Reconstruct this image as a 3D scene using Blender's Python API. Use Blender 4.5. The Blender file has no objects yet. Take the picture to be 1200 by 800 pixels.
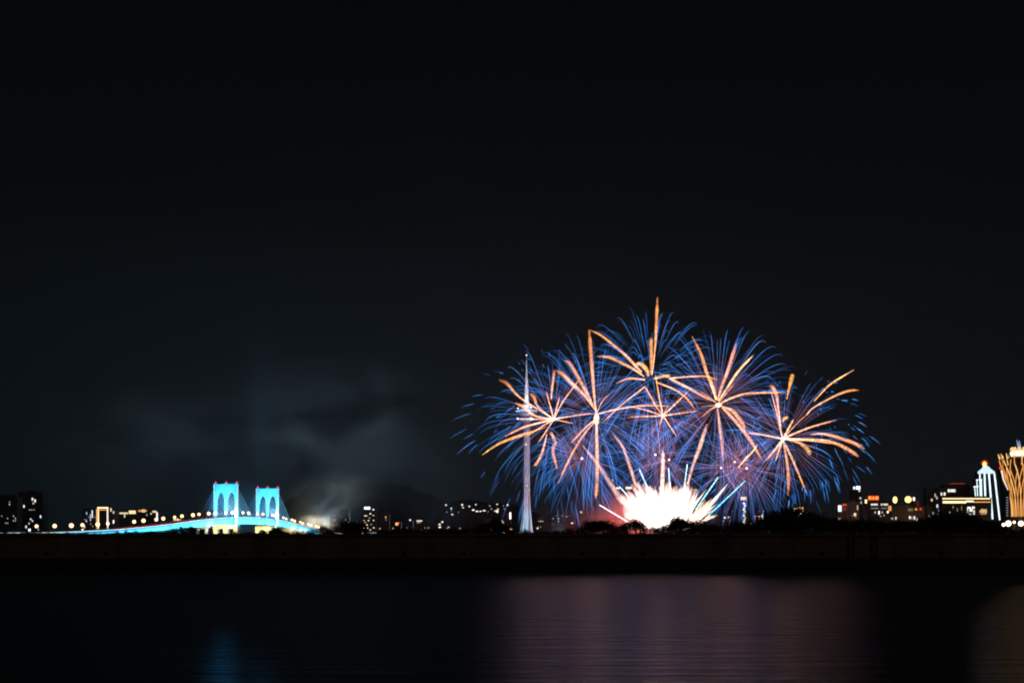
import bpy, math, random
from mathutils import Vector, Matrix

S = bpy.context.scene
COL = S.collection
R = math.radians

# ------------------------------------------------------------------ camera
CAM_H = 3.0
F = 1667.0                      # focal length in photo pixels (1200 wide)
cam = bpy.data.objects.new('camera', bpy.data.cameras.new('camera'))
COL.objects.link(cam)
cam.location = (0, 0, CAM_H)
cam.rotation_euler = (R(90), 0, 0)
cam.data.sensor_width = 36
cam.data.lens = 50.0
cam.data.shift_y = 230 / 1200
cam.data.clip_start = 0.5
cam.data.clip_end = 40000
S.camera = cam

# ------------------------------------------------------------------ world (night sky with a little city glow low down)
W = bpy.data.worlds.new('World'); S.world = W
W.use_nodes = True
nt = W.node_tree; nt.nodes.clear()
out = nt.nodes.new('ShaderNodeOutputWorld')
bg = nt.nodes.new('ShaderNodeBackground')
tc = nt.nodes.new('ShaderNodeTexCoord')
sep = nt.nodes.new('ShaderNodeSeparateXYZ')
rmp = nt.nodes.new('ShaderNodeValToRGB')
nt.links.new(tc.outputs['Generated'], sep.inputs[0])
nt.links.new(sep.outputs['Z'], rmp.inputs['Fac'])
nt.links.new(rmp.outputs['Color'], bg.inputs['Color'])
nt.links.new(bg.outputs[0], out.inputs['Surface'])
e = rmp.color_ramp.elements
e[0].position = 0.0; e[0].color = (0.0062, 0.0095, 0.0120, 1)
e[1].position = 0.40; e[1].color = (0.0016, 0.0022, 0.0028, 1)
k = e.new(0.10); k.color = (0.0048, 0.0074, 0.0092, 1)
k = e.new(0.22); k.color = (0.0026, 0.0038, 0.0048, 1)
bg.inputs['Strength'].default_value = 0.70

# faint warm light of the city behind the camera
sun = bpy.data.objects.new('city_glow', bpy.data.lights.new('city_glow', 'SUN'))
COL.objects.link(sun)
sun.data.energy = 0.045
sun.data.angle = R(25)
sun.data.color = (1.0, 0.66, 0.42)
sun.rotation_euler = (R(62), 0, R(12))

S.render.engine = 'CYCLES'
S.view_settings.view_transform = 'Standard'
S.view_settings.look = 'None'
S.view_settings.exposure = 0
S.view_settings.gamma = 1
cy = S.cycles
cy.max_bounces = 6
cy.diffuse_bounces = 1
cy.glossy_bounces = 2
cy.transmission_bounces = 2
cy.volume_bounces = 0
cy.transparent_max_bounces = 200
cy.volume_step_rate = 1.0
cy.volume_max_steps = 96
cy.use_denoising = True
cy.filter_width = 1.9
cy.sample_clamp_indirect = 0.6
cy.use_adaptive_sampling = True
cy.adaptive_threshold = 0.01
cy.adaptive_min_samples = 16
cy.caustics_reflective = False
cy.caustics_refractive = False

# ------------------------------------------------------------------ helpers
def P(px, py, Y):
    """point at distance Y seen at photo pixel (px, py) from the photograph's standpoint"""
    return Vector(((px - 600) / F * Y, Y, CAM_H + (630 - py) / F * Y))

def mat(name, col, rough=0.8, emit=None, strength=0.0, metal=0.0, noise=None, bump=0.0):
    m = bpy.data.materials.new(name); m.use_nodes = True
    n = m.node_tree; b = n.nodes['Principled BSDF']
    b.inputs['Base Color'].default_value = (*col, 1)
    b.inputs['Roughness'].default_value = rough
    b.inputs['Metallic'].default_value = metal
    if emit:
        b.inputs['Emission Color'].default_value = (*emit, 1)
        b.inputs['Emission Strength'].default_value = strength
    if noise:
        t = n.nodes.new('ShaderNodeTexCoord'); nz = n.nodes.new('ShaderNodeTexNoise')
        nz.inputs['Scale'].default_value = noise[0]; nz.inputs['Detail'].default_value = 6
        n.links.new(t.outputs['Object'], nz.inputs['Vector'])
        cr = n.nodes.new('ShaderNodeValToRGB')
        cr.color_ramp.elements[0].position = 0.3; cr.color_ramp.elements[1].position = 0.7
        cr.color_ramp.elements[0].color = (*[c * noise[1] for c in col], 1)
        cr.color_ramp.elements[1].color = (*[min(1, c * noise[2]) for c in col], 1)
        n.links.new(nz.outputs['Fac'], cr.inputs['Fac'])
        n.links.new(cr.outputs['Color'], b.inputs['Base Color'])
        if bump:
            bp = n.nodes.new('ShaderNodeBump'); bp.inputs['Strength'].default_value = bump
            n.links.new(nz.outputs['Fac'], bp.inputs['Height'])
            n.links.new(bp.outputs['Normal'], b.inputs['Normal'])
    return m

def lamp_mat(name, col, strength, sampled=False):
    """a plain glowing surface"""
    m = bpy.data.materials.new(name); m.use_nodes = True
    n = m.node_tree; n.nodes.clear()
    o = n.nodes.new('ShaderNodeOutputMaterial'); em = n.nodes.new('ShaderNodeEmission')
    em.inputs['Color'].default_value = (*col, 1); em.inputs['Strength'].default_value = strength
    n.links.new(em.outputs[0], o.inputs['Surface'])
    if not sampled: m.cycles.emission_sampling = 'NONE'
    return m

def gas_mat(name, strength, power=1.0, attr=None, col=None, grain=None):
    """glowing transparent gas: light adds up, brightest where one looks through most of it"""
    m = bpy.data.materials.new(name); m.use_nodes = True
    n = m.node_tree; n.nodes.clear()
    o = n.nodes.new('ShaderNodeOutputMaterial'); em = n.nodes.new('ShaderNodeEmission')
    tr = n.nodes.new('ShaderNodeBsdfTransparent'); ad = n.nodes.new('ShaderNodeAddShader')
    if attr:
        a = n.nodes.new('ShaderNodeAttribute'); a.attribute_name = attr
        n.links.new(a.outputs['Color'], em.inputs['Color'])
    else:
        em.inputs['Color'].default_value = (*col, 1)
    last = None
    if power:
        lw = n.nodes.new('ShaderNodeLayerWeight'); lw.inputs['Blend'].default_value = 0.5
        iv = n.nodes.new('ShaderNodeMath'); iv.operation = 'SUBTRACT'; iv.inputs[0].default_value = 1.0
        n.links.new(lw.outputs['Facing'], iv.inputs[1])
        pw = n.nodes.new('ShaderNodeMath'); pw.operation = 'POWER'; pw.inputs[1].default_value = power
        n.links.new(iv.outputs[0], pw.inputs[0]); last = pw
    mu = n.nodes.new('ShaderNodeMath'); mu.operation = 'MULTIPLY'; mu.inputs[1].default_value = strength
    if last: n.links.new(last.outputs[0], mu.inputs[0])
    else: mu.inputs[0].default_value = 1.0
    if grain:
        t = n.nodes.new('ShaderNodeTexCoord'); nz = n.nodes.new('ShaderNodeTexNoise')
        nz.inputs['Scale'].default_value = grain[0]; nz.inputs['Detail'].default_value = 3
        n.links.new(t.outputs['Object'], nz.inputs['Vector'])
        mr = n.nodes.new('ShaderNodeMapRange')
        mr.inputs['From Min'].default_value = 0.35; mr.inputs['From Max'].default_value = 0.65
        mr.inputs['To Min'].default_value = grain[1]; mr.inputs['To Max'].default_value = grain[2]
        n.links.new(nz.outputs['Fac'], mr.inputs['Value'])
        m2 = n.nodes.new('ShaderNodeMath'); m2.operation = 'MULTIPLY'
        n.links.new(mu.outputs[0], m2.inputs[0]); n.links.new(mr.outputs[0], m2.inputs[1]); mu = m2
    n.links.new(mu.outputs[0], em.inputs['Strength'])
    n.links.new(em.outputs[0], ad.inputs[0]); n.links.new(tr.outputs[0], ad.inputs[1])
    n.links.new(ad.outputs[0], o.inputs['Surface'])
    m.cycles.emission_sampling = 'NONE'
    return m

class MB:
    """collects geometry for one mesh"""
    def __init__(s): s.v = []; s.f = []
    def box(s, x0, x1, y0, y1, z0, z1):
        b = len(s.v)
        s.v += [(x0,y0,z0),(x1,y0,z0),(x1,y1,z0),(x0,y1,z0),(x0,y0,z1),(x1,y0,z1),(x1,y1,z1),(x0,y1,z1)]
        s.f += [(b,b+3,b+2,b+1),(b+4,b+5,b+6,b+7),(b,b+1,b+5,b+4),(b+1,b+2,b+6,b+5),(b+2,b+3,b+7,b+6),(b+3,b,b+4,b+7)]
        return s
    def prism(s, poly, y0, y1):
        """poly in x,z, extruded along y"""
        b = len(s.v); n = len(poly)
        s.v += [(x, y0, z) for x, z in poly] + [(x, y1, z) for x, z in poly]
        s.f.append(tuple(range(b, b+n))); s.f.append(tuple(range(b+2*n-1, b+n-1, -1)))
        for i in range(n):
            j = (i+1) % n
            s.f.append((b+i, b+n+i, b+n+j, b+j))
        return s
    def lathe(s, prof, cx=0, cy_=0, n=16):
        b = len(s.v)
        for r, z in prof:
            for k in range(n):
                a = 2*math.pi*k/n
                s.v.append((cx + r*math.cos(a), cy_ + r*math.sin(a), z))
        for i in range(len(prof)-1):
            for k in range(n):
                k2 = (k+1) % n
                s.f.append((b+i*n+k, b+i*n+k2, b+(i+1)*n+k2, b+(i+1)*n+k))
        s.f.append(tuple(b+k for k in range(n-1, -1, -1)))
        t = b+(len(prof)-1)*n
        s.f.append(tuple(t+k for k in range(n)))
        return s
    def tube(s, pts, rad, n=6):
        b = len(s.v); pts = [Vector(p) for p in pts]; m = len(pts)
        t0 = (pts[1]-pts[0]).normalized()
        up = Vector((0,1,0)) if abs(t0.y) < 0.9 else Vector((0,0,1))
        nrm = t0.cross(up).normalized()
        for i, p in enumerate(pts):
            t = (pts[min(i+1,m-1)] - pts[max(i-1,0)]).normalized()
            nrm = (nrm - t*nrm.dot(t)).normalized()
            bi = t.cross(nrm)
            r = rad[i] if isinstance(rad, (list, tuple)) else rad
            for k in range(n):
                a = 2*math.pi*k/n
                s.v.append(tuple(p + nrm*(r*math.cos(a)) + bi*(r*math.sin(a))))
        for i in range(m-1):
            for k in range(n):
                k2 = (k+1) % n
                s.f.append((b+i*n+k, b+i*n+k2, b+(i+1)*n+k2, b+(i+1)*n+k))
        s.f.append(tuple(b+k for k in range(n-1, -1, -1)))
        t = b+(m-1)*n
        s.f.append(tuple(t+k for k in range(n)))
        return s
    def build(s, name, m, parent=None, loc=None, smooth=False, cols=None):
        me = bpy.data.meshes.new(name)
        me.from_pydata(s.v, [], s.f)
        if smooth: me.polygons.foreach_set('use_smooth', [True]*len(me.polygons))
        if cols is not None:
            at = me.attributes.new('spark_light', 'FLOAT_COLOR', 'POINT')
            flat = []
            for c in cols: flat += [c[0], c[1], c[2], 1.0]
            at.data.foreach_set('color', flat)
        me.materials.append(m)
        o = bpy.data.objects.new(name, me); COL.objects.link(o)
        if parent: o.parent = parent
        if loc is not None: o.location = loc
        return o

def tag(o, label=None, cat=None, group=None, kind=None):
    if label: o['label'] = label
    if cat: o['category'] = cat
    if group: o['group'] = group
    if kind: o['kind'] = kind
    return o

def empty(name, loc, label, cat, group=None, rz=0):
    o = bpy.data.objects.new(name, None); COL.objects.link(o)
    o.location = loc; o.rotation_euler = (0, 0, rz); o.empty_display_size = 5
    return tag(o, label, cat, group)

def copy_tree(o, parent=None):
    c = o.copy(); COL.objects.link(c); c.parent = parent
    for ch in list(o.children): copy_tree(ch, c)
    return c

def light(kind, name, loc, energy, col, size=1.0, target=None, spot=None, blend=0.4, sx=None, sy=None):
    d = bpy.data.lights.new(name, kind); d.energy = energy; d.color = col
    if kind == 'AREA':
        d.shape = 'RECTANGLE'; d.size = sx; d.size_y = sy
    else:
        d.shadow_soft_size = size
    if kind == 'SPOT': d.spot_size = R(spot); d.spot_blend = blend
    o = bpy.data.objects.new(name, d); COL.objects.link(o); o.location = loc
    if target is not None:
        o.rotation_euler = (Vector(target) - Vector(loc)).to_track_quat('-Z', 'Y').to_euler()
    return o

# ------------------------------------------------------------------ setting
# water: one sheet to the horizon
m = bpy.data.materials.new('night_water'); m.use_nodes = True
n = m.node_tree; b = n.nodes['Principled BSDF']
b.inputs['Base Color'].default_value = (0.004, 0.006, 0.007, 1)
b.inputs['Roughness'].default_value = 0.24
b.inputs['IOR'].default_value = 1.33
b.inputs['Specular IOR Level'].default_value = 0.22
t = n.nodes.new('ShaderNodeTexCoord'); mp = n.nodes.new('ShaderNodeMapping')
mp.inputs['Scale'].default_value = (0.22, 1.0, 1)
nz = n.nodes.new('ShaderNodeTexNoise'); nz.inputs['Scale'].default_value = 1.0; nz.inputs['Detail'].default_value = 7
nz.inputs['Roughness'].default_value = 0.6
bp = n.nodes.new('ShaderNodeBump'); bp.inputs['Strength'].default_value = 1.0; bp.inputs['Distance'].default_value = 0.45
n.links.new(t.outputs['Object'], mp.inputs[0]); n.links.new(mp.outputs[0], nz.inputs['Vector'])
n.links.new(nz.outputs['Fac'], bp.inputs['Height']); n.links.new(bp.outputs['Normal'], b.inputs['Normal'])
WATER = m
mb = MB(); mb.v = [(-16000,-300,0),(16000,-300,0),(16000,24000,0),(-16000,24000,0)]; mb.f = [(0,1,2,3)]
tag(mb.build('water', WATER), 'dark calm river water with soft reflections', 'water', kind='structure')

EARTH = mat('dark_earth', (0.035, 0.032, 0.024), 0.95, noise=(0.4, 0.6, 1.4))
CITYG = mat('city_ground', (0.05, 0.05, 0.05), 0.95)
# bank (land strip between the near and the far water) behind the wall
random.seed(3)
mb = MB()
xs = [i*8 - 620 for i in range(156)]
rows = [144.6, 150, 170, 210, 260, 300, 330]
zz = [3.12, 3.2, 3.25, 3.3, 3.3, 3.0, -0.4]
for j, y in enumerate(rows):
    for x in xs:
        mb.v.append((x, y, zz[j] + (random.uniform(-.06, .1) if 0 < j < 6 else 0)))
nx = len(xs)
for j in range(len(rows)-1):
    for i in range(nx-1):
        mb.f.append((j*nx+i, j*nx+i+1, (j+1)*nx+i+1, (j+1)*nx+i))
tag(mb.build('bank_ground', EARTH), 'dark earth bank behind the wall', 'ground', kind='structure')
# far shore
mb = MB().box(-1500, 6500, 2660, 11000, -2, 2.0)
tag(mb.build('far_shore_ground', CITYG), 'far shore land under the city', 'ground', kind='structure')

# embankment wall with panel joints, coping and stained concrete
m = bpy.data.materials.new('stained_concrete'); m.use_nodes = True
n = m.node_tree; b = n.nodes['Principled BSDF']; b.inputs['Roughness'].default_value = 0.9
t = n.nodes.new('ShaderNodeTexCoord'); mp = n.nodes.new('ShaderNodeMapping'); mp.inputs['Scale'].default_value = (0.5, 0.5, 0.12)
nz = n.nodes.new('ShaderNodeTexNoise'); nz.inputs['Scale'].default_value = 1.0; nz.inputs['Detail'].default_value = 8; nz.inputs['Roughness'].default_value = 0.65
cr = n.nodes.new('ShaderNodeValToRGB')
cr.color_ramp.elements[0].position = 0.3; cr.color_ramp.elements[0].color = (0.10, 0.085, 0.065, 1)
cr.color_ramp.elements[1].position = 0.7; cr.color_ramp.elements[1].color = (0.26, 0.23, 0.18, 1)
n.links.new(t.outputs['Object'], mp.inputs[0]); n.links.new(mp.outputs[0], nz.inputs['Vector'])
n.links.new(nz.outputs['Fac'], cr.inputs['Fac']); n.links.new(cr.outputs['Color'], b.inputs['Base Color'])
WALL = m
wall = empty('embankment_wall', (0, 143, 0.8), 'long low brown concrete embankment wall along the water', 'wall')
mb = MB()
for i in range(-26, 27):
    x0 = i*12.0
    mb.box(x0+0.012, x0+11.988, 0.0 + (i % 3)*0.006, 1.4, -1.2, 2.38)
mb.build('wall_panel', WALL, wall)
mb = MB()
for i in range(-13, 14): mb.box(i*24.0+0.02, i*24.0+23.98, -0.18, 1.5, 2.384, 2.62)
mb.build('coping', WALL, wall)
mb = MB()
for i in range(-52, 53):
    if i % 3: mb.box(i*6.0+1.0, i*6.0+1.35, -0.10, 0.02, 0.5, 0.85)
mb.build('drain_outlet', EARTH, wall)
for gx in (33.8, 36.1):                       # iron ladder rails on the wall at the right
    mb = MB().tube([(gx, -0.22, -1.0), (gx, -0.22, 2.9)], 0.05)
    mb.tube([(gx+0.55, -0.22, -1.0), (gx+0.55, -0.22, 2.9)], 0.05)
    for q in range(10): mb.tube([(gx, -0.22, -0.8+q*0.35), (gx+0.55, -0.22, -0.8+q*0.35)], 0.03)
    mb.build('ladder', EARTH, wall)
# riprap slope at the wall foot
mb = MB(); random.seed(5)
nx = 320
for j in range(9):
    for i in range(nx):
        f = j/8
        mb.v.append((-320 + i*2.0 + random.uniform(-.6,.6), 134.0 + f*9.3, -0.35 + f*1.35 + (random.uniform(-.16,.2) if j < 8 else 0)))
for j in range(8):
    for i in range(nx-1): mb.f.append((j*nx+i, j*nx+i+1, (j+1)*nx+i+1, (j+1)*nx+i))
tag(mb.build('stone_slope', mat('wet_stone', (0.05, 0.045, 0.04), 0.85, noise=(1.2, .5, 1.6))), 'dark stone slope at the foot of the embankment wall', 'slope', kind='structure')

# hills
HILL = mat('wooded_hill', (0.022, 0.035, 0.03), 1.0, noise=(0.02, .6, 1.4))
def hill(name, pts, Y, depth, label):
    random.seed(int(pts[0][0])+9)
    mb = MB(); xs = []; N = 60
    for i in range(N+1):
        px = pts[0][0] + (pts[-1][0]-pts[0][0])*i/N
        for (a, ya), (c, yc) in zip(pts, pts[1:]):
            if a <= px <= c:
                f = (px-a)/(c-a); f = f*f*(3-2*f); py = ya + (yc-ya)*f; break
        p = P(px, py, Y); xs.append((p.x, max(2.0, p.z + random.uniform(-3, 3))))
    prof = [0.0, 0.35, 0.7, 0.92, 1.0, 0.8, 0.4, 0.0]
    for j, h in enumerate(prof):
        for x, z in xs: mb.v.append((x, Y + (j-4)*depth/8, 1.5 + (z-1.5)*h + (random.uniform(-4, 4) if 0 < j < 7 and j != 4 else 0)))
    for j in range(7):
        for i in range(N): mb.f.append((j*(N+1)+i, j*(N+1)+i+1, (j+1)*(N+1)+i+1, (j+1)*(N+1)+i))
    tag(mb.build(name, HILL, smooth=True), label, 'hill', kind='structure')
hill('hill', [(290,626),(325,608),(352,582),(376,563),(395,559),(415,561),(440,565),(472,568),(500,578),(530,590),(570,606),(610,626)], 5200, 1600, 'dark wooded hill behind the city left of the tower')
hill('hill', [(490,626),(515,592),(545,585),(575,588),(600,590),(640,604),(680,618),(700,626)], 4700, 700, 'low dark hill with houses behind the tall tower')

# ------------------------------------------------------------------ bridge
BR_A = math.atan2(36, 180)
bridge = empty('cable_stayed_bridge', (-462, 2300, 0), 'cable-stayed bridge with two cyan-lit double-arch towers over the river', 'bridge', rz=-BR_A)
BW = mat('bridge_white_paint', (0.78, 0.80, 0.80), 0.6, noise=(0.06, .85, 1.1))
BCONC = mat('bridge_concrete', (0.55, 0.53, 0.48), 0.8, noise=(0.1, .8, 1.15))
CABLE = mat('cable_sheath', (0.78, 0.8, 0.82), 0.5)
ASPH = mat('asphalt', (0.05, 0.05, 0.05), 0.9)
prof = [(-800,7.5),(-600,8.2),(-510,9.8),(-405,13.3),(-264,20.5),(-177,26.5),(-50,33.6),(40,35.8),(110,35.6),(180,34.4),(232,31.8),(300,26.5),(375,20),(450,15),(560,10),(640,8)]
def dz(s):
    for (a, za), (c, zc) in zip(prof, prof[1:]):
        if a <= s <= c:
            i = prof.index((a, za)); 
            m0 = ((zc - prof[i-1][1])/(c-prof[i-1][0])) if i > 0 else 0
            m1 = ((prof[i+2][1]-za)/(prof[i+2][0]-a)) if i+2 < len(prof) else 0
            f = (s-a)/(c-a); h = c-a
            return (2*f**3-3*f*f+1)*za + (f**3-2*f*f+f)*h*m0 + (-2*f**3+3*f*f)*zc + (f**3-f*f)*h*m1
    return prof[-1][1]
def sweep(x0, x1, zo0, zo1, s0, s1, step=10, fn0=None):
    mb = MB(); ss = [s0 + i*(s1-s0)/max(1, round((s1-s0)/step)) for i in range(round((s1-s0)/step)+1)]
    for s in ss:
        z = dz(s); lo = zo0 if fn0 is None else fn0(s)
        mb.v += [(x0, s, z+lo), (x1, s, z+lo), (x1, s, z+zo1), (x0, s, z+zo1)]
    for i in range(len(ss)-1):
        for k in range(4):
            k2 = (k+1) % 4
            mb.f.append((i*4+k, i*4+k2, (i+1)*4+k2, (i+1)*4+k))
    mb.f.append((3,2,1,0)); q = (len(ss)-1)*4; mb.f.append((q,q+1,q+2,q+3))
    return mb
def girder_lo(s):
    return -max(3.2, 9.6 - max(0, abs(s-80)-200)*0.022)
sweep(-13.4, 13.4, -9, -1.21, -800, 640, fn0=girder_lo).build('girder', BW, bridge)
sweep(-14.6, 14.6, -1.2, 0, -800, 640).build('deck', ASPH, bridge)
for sx in (-1, 1):
    rail = sweep(sx*14.3-0.12, sx*14.3+0.12, 0.005, 1.1, -800, 640).build('parapet', BW, bridge)
sweep(14.45, 14.95, 1.12, 1.75, -420, -20).build('tail_light_trail', lamp_mat('tail_light_red', (1.0, 0.10, 0.03), 1.5), bridge)  # trail of passing tail lights, drawn as a glowing strip on the deck edge
sweep(14.45, 14.85, 1.12, 1.55, -760, -421).build('white_light_line', lamp_mat('white_led', (0.75, 0.92, 1.0), 1.4), bridge)
sweep(14.45, 14.95, 1.12, 1.5, -19, 620).build('warm_light_line', lamp_mat('warm_led', (1.0, 0.80, 0.62), 1.3), bridge)

def make_tower(s, top, name='tower'):
    """double pointed arch portal standing on a three-legged pier"""
    z0 = dz(s)
    mb = MB(); hw = 20.4; th = 1.9
    leg = 4.8; cl = 2.2; ow = (hw-leg-cl)
    arch_top = top - 12.0; spring = arch_top - 15
    def a(u):          # u in -1..1 across the opening: pointed arch
        return spring + (arch_top-spring)*(max(0, 1-abs(u)**2.2))**0.7
    zlo = z0 - 10.5
    mb.box(-hw, -hw+leg, -th, th, zlo, top); mb.box(hw-leg, hw, -th, th, zlo, top); mb.box(-cl, cl, -th, th, zlo, top)
    for sg in (-1, 1):
        N = 14; xa = cl if sg > 0 else -hw+leg; xb = hw-leg if sg > 0 else -cl
        for i in range(N):
            u0 = -1+2*i/N; u1 = -1+2*(i+1)/N
            X0 = xa+(xb-xa)*i/N; X1 = xa+(xb-xa)*(i+1)/N
            mb.prism([(X0, a(u0)), (X1, a(u1)), (X1, top), (X0, top)], -th+0.25, th-0.25)
    t = mb.build(name, BW, bridge, (0, s, 0))
    c = MB().box(-hw-0.9, hw+0.9, -th-0.8, th+0.8, top+0.01, top+1.6)
    for x in (-hw+2.5, 0, hw-2.5): c.box(x-2.4, x+2.4, -th-0.6, th+0.6, top+1.61, top+3.0)
    c.build('coping', BW, t)
    for x in (-hw-0.15, hw+0.15):            # added glowing strips for the floodlit white of the leg edges
        MB().box(x-0.4, x+0.4, -th-0.5, -th-0.02, z0, top).build('edge_glow', lamp_mat('edge_glow_white', (0.45, 0.85, 1.0), 1.5), t)
    for x in (-hw+2.0, 0, hw-2.0):
        MB().lathe([(0.5, 0), (1.2, .8), (1.2, 2.0), (0.5, 2.9)], x, 0, 10).build('beacon', lamp_mat('red_beacon', (1.0, 0.04, 0.04), 1.7), t, (0, 0, top+3.05))
    # pier below
    p = MB()
    p.box(-hw-1, hw+1, -5, 5, z0-17.5, z0-10.55)
    for x in (-hw+3.2, 0, hw-3.2): p.prism([(x-3.6, z0-17.51), (x-2.9, -2), (x+2.9, -2), (x+3.6, z0-17.51)], -4.2, 4.2)
    p.box(-hw-4, hw+4, -9, 9, -2.0, 3.0)
    p.build('tower_pier', BCONC, bridge, (0, s, 0))
    # stay cables in three planes, both ways
    for plane in (-hw+1.5, 0, hw-1.5):
        for dr in (-1, 1):
            c = MB()
            for q in range(6):
                ds = dr*(14 + q*13.5); zt = top - 4 - (5-q)*6.4
                c.tube([(plane, s, zt), (plane*0.68, s+ds, dz(s+ds)+0.2)], 0.34, 5)
            c.build('stay_cables', CABLE, bridge)
make_tower(0, 88.5); make_tower(184, 87.5)
for s in (-95, -165, -235, -305, -375, -445, -515, -585, -655, 279, 345, 410, 475, 540):
    p = MB(); z = dz(s) + girder_lo(s)
    p.prism([(-13, z-0.02), (-13, z-2.2), (-9, z-4.5), (9, z-4.5), (13, z-2.2), (13, z-0.02)], -2, 2)
    for x in (-7, 7): p.box(x-2.0, x+2.0, -1.6, 1.6, -2, z-4.52)
    p.build('pier', BCONC, bridge, (0, s, 0))
MW = Matrix.Translation((-462, 2300, 0)) @ Matrix.Rotation(-BR_A, 4, 'Z')
CY = (0.05, 0.66, 1.0)
for s, top in ((0, 88.5), (184, 87.5)):
    for x, e_ in ((-16, 1.0), (0, 1.0), (17, 1.5)):      # floodlights on the deck and pier before each tower
        light('SPOT', 'tower_floodlight', MW @ Vector((x*1.3, s-46, dz(s)+3)), 1.25e5*e_, CY, 2, MW @ Vector((x*0.8, s, 66)), 62, 0.6)
    for x, e_ in ((-18, .8), (0, .7), (18, 1.6)):        # whiter lamps washing the lower legs
        light('SPOT', 'leg_floodlight', MW @ Vector((x+4, s-26, dz(s)+2)), 3.2e4*e_, (0.66, 0.92, 1.0), 1.5, MW @ Vector((x, s, dz(s)+17)), 58, 0.9)
    light('POINT', 'arch_fill_light', MW @ Vector((0, s-8, 62)), 1.2e5, (.03, .42, 1.0), 20)  # added lamp, no real fixture: blue reflection on the water and tower glow
    light('SPOT', 'cable_floodlight', MW @ Vector((22, s-16, dz(s)+1)), 2.2e5, (.55, .85, 1.0), 1.5, MW @ Vector((0, s+34, 62)), 50, 0.8)
    for x in (-12, 12):
        light('SPOT', 'pier_floodlight', MW @ Vector((x, s-34, 3)), 1.6e5, (1.0, 0.66, 0.20), 1.5, MW @ Vector((x, s, 17)), 60, 0.6)
# linear lights washing the girder's side
for s0, s1, e_ in ((-560,-420,.5),(-420,-300,.9),(-300,-180,1.1),(-180,-60,1.2),(-60,60,1.2),(60,180,1.2),(180,300,1.0),(300,420,.6)):
    sm = (s0+s1)/2
    o = light('AREA', 'girder_light', MW @ Vector((24, sm, dz(sm)-7)), 4.6e4*e_, (0.05, 0.62, 1.0), sx=s1-s0, sy=1.5)
    o.rotation_euler = (0, 0, 0)
    d = (MW.to_3x3() @ Vector((-1, 0, 0.18))).normalized(); al = (MW @ Vector((24, s1, dz(s1)-7)) - MW @ Vector((24, s0, dz(s0)-7))).normalized()
    z = -d; x = (al - z*al.dot(z)).normalized(); y = z.cross(x)
    o.rotation_euler = Matrix((x, y, z)).transposed().to_euler()
for s in (-95, 279, 320, 345):
    light('SPOT', 'pier_floodlight', MW @ Vector((26, s-14, 3)), 7e4, (1.0, 0.70, 0.24), 1.5, MW @ Vector((0, s, dz(s)-10)), 70, 0.6)

# street lamps on the bridge
POLE = mat('lamp_pole', (0.25, 0.25, 0.25), 0.5, metal=0.6)
HALO = gas_mat('lamp_glow', 3.6, 2.8, col=(1.0, 0.56, 0.24))  # glow round each lamp, shaped as an oversized soft-edged ball
lamp0 = empty('street_lamp', (0, 0, 0), 'x', 'street lamp', 'street lamps along the bridge')
MB().tube([(0,0,0),(0,0,6.5),(0,0,8.4)], [0.28,0.2,0.16], 6).build('pole', POLE, lamp0)
MB().tube([(0,0,8.2),(0.9,0,8.7),(1.8,0,8.75)], 0.12, 6).build('arm', POLE, lamp0)
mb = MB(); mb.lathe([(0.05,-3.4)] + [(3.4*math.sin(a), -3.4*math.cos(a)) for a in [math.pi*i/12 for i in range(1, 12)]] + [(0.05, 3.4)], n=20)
mb.build('lamp_halo', HALO, lamp0, (1.2, 0, 8.9), smooth=True)
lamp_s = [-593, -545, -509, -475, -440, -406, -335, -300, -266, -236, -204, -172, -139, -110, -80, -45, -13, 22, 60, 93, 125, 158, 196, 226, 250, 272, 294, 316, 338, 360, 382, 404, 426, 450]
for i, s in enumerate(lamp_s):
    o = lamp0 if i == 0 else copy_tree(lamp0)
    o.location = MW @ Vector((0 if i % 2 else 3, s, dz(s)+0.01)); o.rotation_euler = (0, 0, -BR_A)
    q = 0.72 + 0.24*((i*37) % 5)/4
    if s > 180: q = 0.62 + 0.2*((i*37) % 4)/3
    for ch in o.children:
        if ch.name.startswith('lamp_halo'): ch.scale = (q, q, q)
    ordw = ['first','second','third','fourth','fifth','sixth','seventh','eighth','ninth','tenth','eleventh','twelfth','thirteenth','fourteenth','fifteenth','sixteenth','seventeenth','eighteenth']
    if s < 0:
        L = 'glowing bridge street lamp, %s one before the near bridge tower' % ordw[sum(1 for v in lamp_s if s < v < 0)]
    elif s < 184:
        L = 'glowing bridge street lamp between the two towers, %s past the near tower' % ordw[sum(1 for v in lamp_s if 0 < v < s)]
    else:
        L = 'small warm street lamp, %s one beyond the far bridge tower' % ordw[sum(1 for v in lamp_s if 184 < v < s)]
    o['label'] = L

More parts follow.
